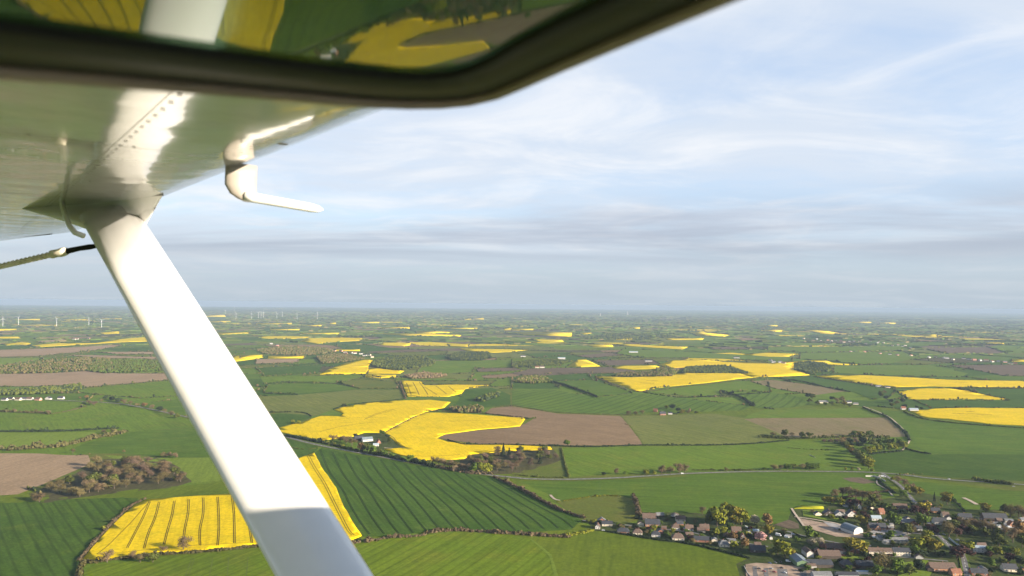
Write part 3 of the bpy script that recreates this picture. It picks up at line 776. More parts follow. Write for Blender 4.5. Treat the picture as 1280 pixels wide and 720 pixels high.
# left of the strut
many('134 703 11 13 bare', 'standing in the near rapeseed field corner')
many('229 688 13 15 bare', 'on the front hedge of the near rapeseed field')
many('175 703 8 10 obare|191 703 8 10 olive|165 698 7 9 bare|204 690 6 8 bare', 'on the ragged hedge before the rapeseed field')
many('129 663 5 5 yg', 'small on the left hedge of the near rapeseed field')
many('120 584 17 16 obare', 'on the corner of the dry brown field')
many('205 572 9 11 obare|212 572 9 11 bare|219 573 9 9 bare', 'in a clump on the green slope')
many('155 567 7 5 obare|91 567 8 7 obare', 'standing alone on the green slope')
many('18 515 7 10 bare|50 517 6 9 bare|60 518 9 10 bare|45 515 6 8 obare', 'on the scrub hedge below the row of houses')
many('112 506 10 12 bare|118 507 10 13 purple|127 503 8 9 obare|108 498 9 10 orange|100 499 7 8 obare', 'in the brown thicket on the left')
many('132 499 8 9 dark|140 501 10 11 dark|148 503 10 11 dark|155 505 9 10 bare|163 507 9 10 obare|171 509 8 9 obare|180 508 8 10 orange|190 511 8 10 bare|200 514 10 10 dark|206 517 9 9 obare|214 520 10 10 obare|221 523 9 9 olive|130 542 6 7 bare', 'along the road left of the strut')
# wood beside the dry brown field
wood_poly = P('38,629 60,611 95,600 107,589 128,583 160,578 198,578 220,590 230,602 213,608 150,615 100,622 52,630')
gp = [ground(*p) for p in wood_poly]
xs = [p[0] for p in gp]; ys = [p[1] for p in gp]
cand = []
random.seed(5)
while len(cand) < 64:
    x = random.uniform(min(xs), max(xs)); y = random.uniform(min(ys), max(ys))
    px, py = to_px(x, y, float(T(x, y)))
    if not inside(np.array([px]), np.array([py]), wood_poly)[0]: continue
    if any(math.hypot(x - a, y - b) < 7.8 for a, b in cand): continue
    cand.append((x, y))
for x, y in cand:
    px, py = to_px(x, y, float(T(x, y)))
    k = random.choices(['bare', 'purple', 'obare', 'olive'], [.32, .22, .28, .18])[0]
    if py > 612: k = random.choice(['bare', 'obare', 'obare'])
    tree(float(px), float(py), random.uniform(9, 13.5), random.uniform(12.5, 15.5), k, 'in the wood beside the dry brown field', 'trees of the wood beside the dry brown field')
# along the main road, right of the strut
many('410 554 5 5 yg|418 557 5 5 yg|424 558 5 5 green|429 560 6 5 yg|434 561 5 5 green', 'in the row of round saplings by the main road')
many('416 551 9 12 bare|425 553 10 13 bare|433 554 11 14 bare|440 557 11 13 obare|452 565 13 11 orange|459 566 12 11 olive|466 567 12 11 green|474 570 10 9 olive|481 571 9 9 green|489 572 8 8 green|497 574 7 7 dark|513 578 10 10 green|520 579 8 8 dark|530 581 8 8 dark|536 582 7 7 olive|445 548 8 9 dark|478 544 8 9 green|484 548 7 7 dark|487 553 6 7 olive', 'round the farm in the big rapeseed field')
many('541 580 9 10 bare|548 581 10 11 obare|555 583 10 12 bare|562 585 10 12 bare|569 587 10 12 obare|576 588 9 11 bare|583 589 9 10 bare|594 591 13 12 green|602 591 14 12 yg|609 591 12 11 yg|588 579 12 10 obare', 'on the road bank below the big rapeseed field')
wood2 = P('584,580 592,571 612,570 632,566 655,566 690,565 699,577 684,581 668,583 655,588 636,592 618,590 604,586')
gp = [ground(*p) for p in wood2]; xs = [p[0] for p in gp]; ys = [p[1] for p in gp]; cand = []
while len(cand) < 36:
    x = random.uniform(min(xs), max(xs)); y = random.uniform(min(ys), max(ys))
    px, py = to_px(x, y, float(T(x, y)))
    if not inside(np.array([px]), np.array([py]), wood2)[0] or any(math.hypot(x - a, y - b) < 9.5 for a, b in cand): continue
    cand.append((x, y))
for x, y in cand:
    px, py = to_px(x, y, float(T(x, y)))
    k = random.choices(['purple', 'bare', 'olive', 'obare', 'conifer'], [.34, .2, .22, .16, .08])[0]
    tree(float(px), float(py), random.uniform(8, 14), random.uniform(9, 12), k, 'in the mixed wood below the big rapeseed field', 'trees of the mixed wood below the big rapeseed field')
many('709 558 11 11 green', 'standing alone at the corner of the ploughed field')
many('770 593 9 9 bare|781 593 5 5 green|755 594 5 6 dark', 'left of the bare pair on the north side of the main road')
many('808 594 7 7 yg|818 594 6 5 yg|827 593 12 11 bare|838 592 10 10 obare|849 592 13 13 bare|856 591 11 10 bare', 'in the bare group beside the main road')
many('908 589 6 7 obare|925 589 4 5 olive|955 588 5 6 green', 'small beside the main road')
many('968 588 8 9 obare|976 588 7 8 obare|984 588 9 9 green|992 587 7 8 olive|1003 587 8 10 obare|1012 587 9 10 green|1020 587 9 10 green', 'in the shrub row right along the main road')
many('1057 588 5 4 yg|1065 588 5 4 yg|1073 589 6 5 pale|1090 590 6 5 yg', 'in the line of saplings at the road junction')
many('1052 556 9 9 obare|1057 560 9 9 olive|1061 564 9 9 gold|1066 568 9 9 orange|1071 572 11 11 olive|1076 577 12 12 olive|1081 582 12 12 yg|1086 586 12 11 yg|1087 579 10 10 olive', 'in the row slanting down to the road junction')
many('1030 553 6 8 purple|1038 553 6 9 purple|1046 553 6 9 purple|1054 552 7 9 orange|1062 554 9 10 dark|1070 554 9 10 purple|1078 553 9 10 dark|1064 558 8 9 dark|1074 559 8 9 dark|1080 556 10 10 dark', 'in the dark grove by the small olive meadow')
many('1084 567 10 10 yg|1090 566 10 10 yg|1092 558 11 10 olive|1098 556 10 10 green|1098 564 10 9 yg|1104 556 10 10 green|1105 563 10 10 green|1111 556 10 10 yg|1112 563 10 9 yg|1118 557 11 10 green|1118 562 10 9 yg|1124 557 10 9 green|1129 562 13 11 yg', 'in the yellow-green grove by the lane')
many('1067 545 9 10 green|1075 546 9 9 gold|1086 545 9 9 green|1003 547 9 10 olive|1012 547 8 10 olive|981 546 11 11 olive|990 546 7 8 obare|967 546 8 9 obare', 'on the scrubby hedge below the fallow field')
many('1010 497 11 12 dark|1016 499 10 11 olive|1012 503 9 10 olive|1022 506 9 10 olive|1032 507 8 9 green|1040 507 9 10 olive|1046 504 12 12 obare|1052 502 13 12 obare|1056 507 9 10 gold|1040 500 9 10 dark|1062 509 7 8 olive', 'round the farm beyond the fallow field')
many('1101 497 15 12 olive|1108 500 11 11 dark|1114 504 10 10 dark|1121 506 10 10 obare|1128 504 12 10 dark|1131 510 9 9 dark|1115 509 9 9 olive|1106 492 9 9 obare|1146 511 7 8 dark|1152 512 6 7 dark|1162 511 6 6 obare', 'round the farm left of the nearest right rapeseed field')
many('785 519 8 10 bare|794 519 8 10 obare|803 518 8 10 obare|841 512 11 11 dark|848 515 9 10 dark|853 517 8 9 gold|860 517 6 8 bare|833 511 8 8 yg|870 517 5 7 olive', 'round the farmhouse behind the olive field')
many('366 529 8 8 yg|373 530 8 8 yg', 'as a pair in front of the big rapeseed field')

# ------------------------------------------------------------------ labels that single a tree out
ORD = ['leftmost', 'second from left', 'third from left', 'fourth from left', 'fifth from left', 'sixth from left', 'seventh from left', 'eighth from left', 'ninth from left', 'tenth from left', 'eleventh from left', 'twelfth from left', 'thirteenth from left']
byp = {}
for t in TREES: byp.setdefault((t[3], t[2]), []).append(t)
for (place, k), lst in byp.items():
    lst.sort(key=lambda q: q[1]); n = len(lst)
    for i, (o, X, _, _, h, w, grp) in enumerate(lst):
        nm = NAMEOF[k[0]] + (' ' + k[1] if k[0] != 'conifer' else '')
        if n == 1: lab = f'{nm} {place}'
        elif grp: lab = f'{nm} {place}'; o['group'] = grp
        elif n == 2: lab = f'{("left" if i == 0 else "right")} of two {nm}s {place}' if False else f'{("taller" if h > lst[1 - i][4] or (h == lst[1 - i][4] and i == 0) else "smaller")} {nm} {place}'
        else: lab = f'{nm} {place}, {ORD[min(i, 12)]}'
        if n > 1 and not grp: o['group'] = f'{nm}s {place}'
        o['label'] = lab

# ================================================================== WOODS, FAR HEDGES AND TREES (uncounted masses)
ICO = None
def blobs(name, pos, hh, ww, mats, sub=1, midx=None):
    """many rough leafy lumps in one mesh: an uncountable mass"""
    bm = bmesh.new(); bmesh.ops.create_icosphere(bm, subdivisions=sub, radius=1)
    bv = np.array([v.co[:] for v in bm.verts]); bf = np.array([[v.index for v in f.verts] for f in bm.faces]); bm.free()
    n = len(pos); nv = len(bv)
    j = rng.uniform(.68, 1.22, (n, nv, 1))
    v = bv[None] * j * np.stack([ww, ww, hh], 1)[:, None, :] * .5
    v[:, :, 2] += (hh * .46)[:, None]
    v = v + np.asarray(pos)[:, None, :]
    f = (bf[None] + (np.arange(n) * nv)[:, None, None]).reshape(-1, 3)
    mi = None if midx is None else np.repeat(midx, len(bf))
    o = fast_mesh(name, v.reshape(-1, 3), f, mats, mi, False)
    return o

def fill(poly_px, spacing, lim=4000):
    gp = [ground(*p) for p in extend(poly_px)]
    gx = [p[0] for p in gp]; gy = [p[1] for p in gp]
    ax = np.arange(min(gx), max(gx), spacing); ay = np.arange(min(gy), max(gy), spacing)
    U, V = np.meshgrid(ax, ay); U = U + rng.uniform(-.45, .45, U.shape) * spacing; V = V + rng.uniform(-.45, .45, U.shape) * spacing
    U = U.ravel(); V = V.ravel()
    k = inside(U, V, gp); U, V = U[k], V[k]
    if len(U) > lim: s = rng.choice(len(U), lim, False); U, V = U[s], V[s]
    return np.stack([U, V, T(U, V)], 1)

WOODS = [
    ('0,459 30,456 60,451 100,448 140,449 142,465 110,464 60,467 0,468', 'obare', 'olive', 'wide brown wood behind the pale ploughed field on the left'),
    ('112,458 125,451 160,450 200,452 232,455 232,463 170,466 130,467 112,465', 'olive', 'green', 'green wood beside the brown wood on the left'),
    ('463,456 470,450 500,446 530,446 545,453 540,458 515,461 500,464 475,461', 'olive', 'dark', 'round dark wood behind the small rapeseed field'),
    ('557,447 575,441 610,441 616,448 600,451 565,451', 'dark', 'olive', 'dark wood right of the distant village'),
    ('402,455 395,447 420,443 440,446 455,449 430,453', 'obare', 'olive', 'brown wood left of the yellow corner field'),
    ('993,463 995,455 1010,453 1030,455 1042,460 1035,465 1012,467', 'dark', 'olive', 'round dark copse between the rapeseed fields'),
    ('853,467 857,460 880,459 905,458 922,463 938,468 915,467 880,467', 'olive', 'dark', 'long copse inside the middle rapeseed field'),
    ('820,462 835,460 848,464 842,470 822,470', 'olive', 'obare', 'small grove left of the long copse in the rapeseed'),
    ('768,471 780,467 830,466 840,471 800,471', 'obare', 'olive', 'low scrub strip above the middle rapeseed field'),
    ('0,492 20,489 50,487 75,485 100,482 104,487 70,492 30,494 0,496', 'olive', 'dark', 'tree belt behind the row of white houses'),
    ('725,423 760,417 830,418 852,422 800,425 740,425', 'dark', 'olive', 'long wood in the far distance'),
    ('640,455 660,452 690,450 715,452 700,456 660,459 640,460', 'olive', 'dark', 'tree belt round the distant white barns'),
    ('640,478 655,472 680,472 690,478 665,480', 'olive', 'obare', 'grove with a small farm above the striped wheat'),
    ('320,438 360,433 410,436 420,441 380,445 330,443', 'obare', 'olive', 'brown tree belt round the distant hamlet'),
    ('505,471 530,467 560,470 545,473 515,474', 'bare', 'obare', 'brown thicket above the striped rapeseed field'),
    ('592,501 612,494 624,492 625,496 604,503', 'dark', 'olive', 'brown thicket right of the striped rapeseed field'),
    ('560,512 600,509 606,515 575,517', 'obare', 'olive', 'scrub strip above the dark ploughed corner'),
]
for poly, k1, k2, lab in WOODS:
    pos = fill(P(poly), 9.0, 1300)
    if len(pos) == 0: continue
    n = len(pos)
    o = blobs('wood', pos, rng.uniform(8, 14, n), rng.uniform(8, 12, n), [M['leaf_' + k1], M['leaf_' + k2]], 1, (rng.random(n) < .4).astype(int))
    tag(o, lab, 'wood', None, 'stuff')

# the lattice of hedgerows beyond the traced fields
E0 = np.concatenate([np.stack([GX[:-1, :], GY[:-1, :]], -1).reshape(-1, 2), np.stack([GX[:, :-1], GY[:, :-1]], -1).reshape(-1, 2)])
E1 = np.concatenate([np.stack([GX[1:, :], GY[1:, :]], -1).reshape(-1, 2), np.stack([GX[:, 1:], GY[:, 1:]], -1).reshape(-1, 2)])
mid = (E0 + E1) / 2
dd = np.hypot(mid[:, 0], mid[:, 1])
mx, my = to_px(mid[:, 0], mid[:, 1], 0)
keep = (mid[:, 1] > 500) & (mx > -220) & (mx < 1500) & (dd > 1500) & (dd < 24000) & (rng.random(len(mid)) < np.where(dd > 6000, .58, .78))
E0, E1, dd = E0[keep], E1[keep], dd[keep]
segA = []; segB = []
for (a, b, d) in zip(E0, E1, dd):
    L = math.hypot(*(b - a)); n = max(3, int(L / (22 if d < 5000 else 45)))
    t = np.linspace(0, 1, n + 1)[:, None]
    p = a + (b - a) * t + rng.uniform(-5, 5, (n + 1, 2))
    segA.append(p[:-1]); segB.append(p[1:])
# hedges on the sides of the traced fields further off
tr = []
for poly, mk in FIELDS:
    cyp = sum(p[1] for p in poly) / len(poly)
    if cyp > 500 or cyp < 412: continue
    gp = [ground(*p) for p in poly]
    for a, b in zip(gp, gp[1:] + gp[:1]):
        if random.random() < (.40 if mk in ('Y', 'Yd') else .85):
            a, b = np.array(a), np.array(b); L = math.hypot(*(b - a)); n = max(2, int(L / 22)); t = np.linspace(0, 1, n + 1)[:, None]
            p = a + (b - a) * t + rng.uniform(-3, 3, (n + 1, 2)); tr.append((p[:-1], p[1:]))
SA = np.concatenate(segA); SB = np.concatenate(segB)
mm = (SA + SB) / 2
cov = covered(mm[:, 0], mm[:, 1])
# keep low hedges from standing in front of thin yellow strips
cov |= covered(mm[:, 0], mm[:, 1], ('Y', 'Yd'), 2.6)
SA, SB = SA[~cov], SB[~cov]
NT = len(SA)
SA = np.concatenate([SA] + [t[0] for t in tr]); SB = np.concatenate([SB] + [t[1] for t in tr])
drop = rng.random(len(SA)) < .12
SA, SB = SA[~drop], SB[~drop]
dirv = SB - SA; ln = np.linalg.norm(dirv, axis=1, keepdims=True); dirv /= np.maximum(ln, 1e-6)
nr = np.stack([-dirv[:, 1], dirv[:, 0]], 1)
n = len(SA)
dS = np.hypot(SA[:, 0], SA[:, 1])
hh = rng.uniform(1.8, 4.6, n) * (1 + np.clip((dS - 2500) / 8000, 0, .8)) * np.where(rng.random(n) < .15, 1.8, 1); wd = rng.uniform(2.2, 4.2, n)
h2 = hh * rng.uniform(.6, 1.3, n)
zA = T(SA[:, 0], SA[:, 1]); zB = T(SB[:, 0], SB[:, 1])
def pt(S, s, z, h, k): return np.stack([S[:, 0] + nr[:, 0] * wd * s * k, S[:, 1] + nr[:, 1] * wd * s * k, z + h], 1)
near_ = dS < 5600
NA, NB, NH = SA[near_], SB[near_], hh[near_]
kk = 5
tq_ = (np.arange(kk) + .5) / kk
NP = (NA[:, None, :] + (NB - NA)[:, None, :] * tq_[None, :, None] + rng.uniform(-1.4, 1.4, (len(NA), kk, 2))).reshape(-1, 2)
nh_ = np.repeat(NH, kk) * rng.uniform(.7, 1.35, len(NP))
o = blobs('hedge_clumps', np.stack([NP[:, 0], NP[:, 1], T(NP[:, 0], NP[:, 1]) - .4], 1), nh_, rng.uniform(3.6, 6.0, len(NP)), [M['leaf_dark'], M['leaf_olive'], M['leaf_obare']], 0, rng.choice(3, len(NP), p=[.5, .3, .2]))
tag(o, 'bushy hedgerows between the middle-distance fields', 'hedgerows', None, 'stuff')
keepf = ~near_
ALLA, ALLB, ALLD = SA, SB, dS
SA, SB, hh, h2, wd, nr, zA, zB = SA[keepf], SB[keepf], hh[keepf], h2[keepf], wd[keepf], nr[keepf], zA[keepf], zB[keepf]
n = len(SA)
Vv = np.stack([pt(SA, -1, zA, 0 * hh, 1), pt(SA, -1, zA, hh, .55), pt(SA, 1, zA, hh, .55), pt(SA, 1, zA, 0 * hh, 1),
               pt(SB, -1, zB, 0 * hh, 1), pt(SB, -1, zB, h2, .55), pt(SB, 1, zB, h2, .55), pt(SB, 1, zB, 0 * hh, 1)], 1)
Fq = np.array([[0, 4, 5, 1], [1, 5, 6, 2], [2, 6, 7, 3], [0, 1, 2, 3], [7, 6, 5, 4]])
Fv = (Fq[None] + (np.arange(n) * 8)[:, None, None]).reshape(-1, 4)
hk = ['dark', 'olive', 'green', 'obare']
o = fast_mesh('hedgerows', Vv.reshape(-1, 3), Fv, [M['leaf_' + k] for k in hk], np.repeat(rng.choice(4, n, p=[.26, .40, .22, .12]), 5))
tag(o, 'network of far hedgerows across the farmland up to the horizon', 'hedgerows', None, 'stuff')

# loose trees along those hedgerows, and woods in the far country
SA, SB, dS = ALLA, ALLB, ALLD; n = len(SA)
pick = rng.random(n) < np.where(dS < 5000, .11, .12)
p0 = (SA[pick] + SB[pick]) / 2; nt_ = len(p0)
P3 = np.stack([p0[:, 0], p0[:, 1], T(p0[:, 0], p0[:, 1])], 1)
o = blobs('hedgerow_trees', P3, rng.uniform(6, 13, nt_), rng.uniform(6, 12, nt_), [M['leaf_' + k] for k in ('olive', 'dark', 'obare', 'bare')], 1 if nt_ < 9000 else 0, rng.choice(4, nt_))
tag(o, 'scattered far trees along the hedgerows', 'trees', None, 'stuff')

wc = (cd > 4800) & (cd < 30000) & (cy > 0)
wpx, wpy = to_px(cx, cy, 0)
prob = np.clip(.03 + (cd - 4800) / 90000., .03, .20)
wc &= (wpx > -150) & (wpx < 1430) & (rng.random(cx.shape) < prob)
wi, wj = np.where(wc)
pts = []
for a, b in zip(wi, wj):
    m_ = int(70 if cd[a, b] < 10000 else 30)
    u = rng.uniform(.05, .95, m_); v = rng.uniform(.1, .9, m_) * rng.uniform(.3, 1)
    x = GX[a, b] * (1 - u) * (1 - v) + GX[a + 1, b] * u * (1 - v) + GX[a, b + 1] * (1 - u) * v + GX[a + 1, b + 1] * u * v
    y = GY[a, b] * (1 - u) * (1 - v) + GY[a + 1, b] * u * (1 - v) + GY[a, b + 1] * (1 - u) * v + GY[a + 1, b + 1] * u * v
    pts.append(np.stack([x, y], 1))
pts = np.concatenate(pts)
c_ = covered(pts[:, 0], pts[:, 1]) | covered(pts[:, 0], pts[:, 1], ('Y', 'Yd'), 3.2)
pts = pts[~c_]; n = len(pts)
dW = np.hypot(pts[:, 0], pts[:, 1]); big = np.where(dW > 10000, 2.2, 1.25)
o = blobs('far_woods', np.stack([pts[:, 0], pts[:, 1], T(pts[:, 0], pts[:, 1])], 1), rng.uniform(9, 15, n), rng.uniform(10, 16, n) * big, [M['leaf_dark'], M['leaf_olive'], M['leaf_obare']], 0, rng.choice(3, n, p=[.5, .35, .15]))
tag(o, 'patchy far woods reaching to the horizon', 'woods', None, 'stuff')
print('TREES', sum(1 for t in TREES if t[2][1]=='tree'), 'BUSH', sum(1 for t in TREES if t[2][1]!='tree'))

# ================================================================== BUILDINGS
M['white'] = plain('white_render', (.52, .50, .47), .8, 0, .2, .06, .6)
M['cream'] = plain('cream_render', (.62, .55, .43), .85, 0, .2, .08, .6)
M['brick'] = plain('red_brick', (.26, .125, .085), .9, 0, .15, .2, 1.5)
M['obrick'] = plain('orange_brick', (.38, .20, .12), .9, 0, .15, .18, 1.5)
M['pinkw'] = plain('pink_render', (.60, .30, .24), .85, 0, .15, .1, 1)
M['timber'] = plain('dark_timber', (.075, .060, .050), .85, 0, .2, .2, 1)
M['green_wall'] = plain('green_boards', (.13, .20, .11), .8, 0, .2, .15, 1)
M['greyw'] = plain('grey_boards', (.34, .34, .33), .8, 0, .2, .1, 1)
M['slate'] = plain('slate_roof', (.042, .046, .055), .7, 0, .3, .25, .9)
M['brownroof'] = plain('brown_tile_roof', (.120, .085, .068), .85, 0, .2, .25, .9)
M['greyroof'] = plain('grey_sheet_roof', (.15, .155, .16), .75, 0, .3, .2, .5)
M['tealroof'] = plain('blue_grey_metal_roof', (.135, .17, .195), .55, 0, .4, .15, .4)
M['redroof'] = plain('red_tile_roof', (.20, .092, .058), .85, 0, .2, .2, .9)
M['paleroof'] = plain('pale_blue_metal_roof', (.30, .36, .41), .5, 0, .4, .08, .4)
M['glass'] = plain('window_glass', (.03, .035, .045), .12, 0, .6)
M['chim'] = plain('chimney_brick', (.27, .13, .09), .9, 0, .1, .2, 2)
M['frame'] = plain('window_frame_white', (.75, .75, .73), .6)
_g = {}
def shared(key, fn):
    if key not in _g: _g[key] = fn()
    return _g[key]
def link(name, me, parent, loc=(0, 0, 0), rz=0.0, sc=None):
    o = bpy.data.objects.new(name, me); COL.objects.link(o); o.parent = parent; o.location = loc; o.rotation_euler = (0, 0, rz)
    if sc: o.scale = sc
    return o
def window_me():
    mb = MB(); mb.box((0, -.03, 0), (1.1, .06, 1.2)); me = bpy.data.meshes.new('window'); me.from_pydata(mb.v, [], mb.f); me.materials.append(M['glass']); return me
def frame_me():
    mb = MB()
    for c, d in (((0, -.05, .68), (1.4, .12, .14)), ((0, -.07, -.68), (1.5, .2, .12)), ((-.64, -.05, 0), (.14, .12, 1.2)), ((.64, -.05, 0), (.14, .12, 1.2))): mb.box(c, d)
    me = bpy.data.meshes.new('window_frame'); me.from_pydata(mb.v, [], mb.f); me.materials.append(M['frame']); return me
def door_me():
    mb = MB(); mb.box((0, -.04, 1.0), (1.0, .08, 2.0)); me = bpy.data.meshes.new('door'); me.from_pydata(mb.v, [], mb.f); me.materials.append(M['timber']); return me

def house(X, Y, w, d, hw, hr, rz, wall, roof, label, kind='house', ridge='x', wins=2, chim=1, hip=False, wallmat2=None, arch=False, group=None):
    """X,Y: photo point at the foot of the near wall; ridge along local x or y"""
    w *= .93; d *= .93
    gx, gy = ground(X, Y)
    a = R(rz)
    gx += -math.sin(a) * d / 2; gy += math.cos(a) * d / 2
    root = tag(empty(kind.replace(' ', '_'), (gx, gy, float(T(gx, gy)) + .35), a), label, kind, group)
    W, D = w / 2, d / 2
    mb = MB(); b = -1.2
    if arch:
        n = 12; prof = [(W * math.cos(math.pi * k / n), hw + hr * math.sin(math.pi * k / n)) for k in range(n + 1)]
        ring = [(W, b)] + prof + [(-W, b)]
        mb.add([(x, -D, z) for x, z in ring], [tuple(range(len(ring) - 1, -1, -1))]); mb.add([(x, D, z) for x, z in ring], [tuple(range(len(ring)))])
        mb.add([(-W, -D, b), (-W, D, b), (-W, D, hw), (-W, -D, hw)], [(0, 3, 2, 1)]); mb.add([(W, -D, b), (W, D, b), (W, D, hw), (W, -D, hw)], [(0, 1, 2, 3)])
        rb = MB(); pr = [(W * 1.03 * math.cos(math.pi * k / n), hw + .12 + hr * 1.03 * math.sin(math.pi * k / n)) for k in range(n + 1)]
        rb.loft([[(x, yy, z) for x, z in pr] + [(x * .97, yy, z - .25) for x, z in reversed(pr)] for yy in (-D - .4, D + .4)])
    else:
        mb.add([(-W, -D, b), (W, -D, b), (W, D, b), (-W, D, b), (-W, -D, hw), (W, -D, hw), (W, D, hw), (-W, D, hw)], [(0, 1, 5, 4), (1, 2, 6, 5), (2, 3, 7, 6), (3, 0, 4, 7)])
        e = .45; th = .22
        rb = MB()
        if hip:
            q = min(W, D) * .75
            if ridge == 'x': top = [(-W + q, 0), (W - q, 0)]; 
            else: top = [(0, -D + q), (0, D - q)]
            base = [(-W - e, -D - e, hw - .1), (W + e, -D - e, hw - .1), (W + e, D + e, hw - .1), (-W - e, D + e, hw - .1)]
            t = [(x, y, hw + hr) for x, y in top]
            if ridge == 'x': fs = [(0, 1, 5, 4), (1, 2, 5), (2, 3, 4, 5), (3, 0, 4), (3, 2, 1, 0)]
            else: fs = [(0, 1, 4), (1, 2, 5, 4), (2, 3, 5), (3, 0, 4, 5), (3, 2, 1, 0)]
            rb.add(base + t, fs)
        else:
            def slope(sx):
                if ridge == 'x':
                    lo = [(-W - e, sx * (D + e), hw - hr * e / D), (W + e, sx * (D + e), hw - hr * e / D)]; hi = [(W + e, 0, hw + hr), (-W - e, 0, hw + hr)]
                else:
                    lo = [(sx * (W + e), -D - e, hw - hr * e / W), (sx * (W + e), D + e, hw - hr * e / W)]; hi = [(0, D + e, hw + hr), (0, -D - e, hw + hr)]
                p = lo + hi
                rb.add([(x, y, z + .04) for x, y, z in p] + [(x, y, z + .04 + th) for x, y, z in p], [(3, 2, 1, 0), (4, 5, 6, 7), (0, 1, 5, 4), (1, 2, 6, 5), (2, 3, 7, 6), (3, 0, 4, 7)])
            slope(1); slope(-1)
            if ridge == 'x':
                mb.add([(-W, -D, hw), (-W, D, hw), (-W, 0, hw + hr)], [(0, 2, 1)], 1); mb.add([(W, -D, hw), (W, D, hw), (W, 0, hw + hr)], [(0, 1, 2)], 1)
            else:
                mb.add([(-W, -D, hw), (W, -D, hw), (0, -D, hw + hr)], [(0, 1, 2)], 1); mb.add([(-W, D, hw), (W, D, hw), (0, D, hw + hr)], [(0, 2, 1)], 1)
    mb.build('wall', [M[wall], M[wallmat2 or wall]], root)
    r = rb.build('roof', M[roof], root)
    if chim and not arch:
        cb = MB(); cxp = random.uniform(-.3, .3) * W if ridge == 'x' else .8
        cb.box((cxp, .5, hw + hr * .85 + .55), (.8, .7, 2.0)); cb.box((cxp, .5, hw + hr * .85 + 1.62), (.95, .85, .14))
        cb.build('chimney', M['chim'], r)
    if wins:
        wm = shared('win', window_me); fm = shared('fr', frame_me); dm = shared('door', door_me)
        def put(x, y, z, rzz, s=1.0):
            q = link('window', wm, root, (x, y, z), rzz, (s, 1, s)); link('window_frame', fm, q)
        for k in range(wins):
            x = -W + (k + .5) * w / wins
            if k == wins // 2 and hw < 4: link('door', dm, root, (x, -D, 0)); continue
            put(x, -D, min(1.6, hw * .55), 0)
            if hw > 4.5: put(x, -D, 4.2, 0)
        put(W, -D * .45, 1.6, math.pi / 2); put(W, D * .45, 1.6, math.pi / 2)
        if ridge == 'x' and hr > 2.4 and not hip: put(W, 0, hw + hr * .35, math.pi / 2, .9)
        if ridge == 'y' and hr > 2.4 and not hip: put(0, -D, hw + hr * .35, 0, .9)
    return root

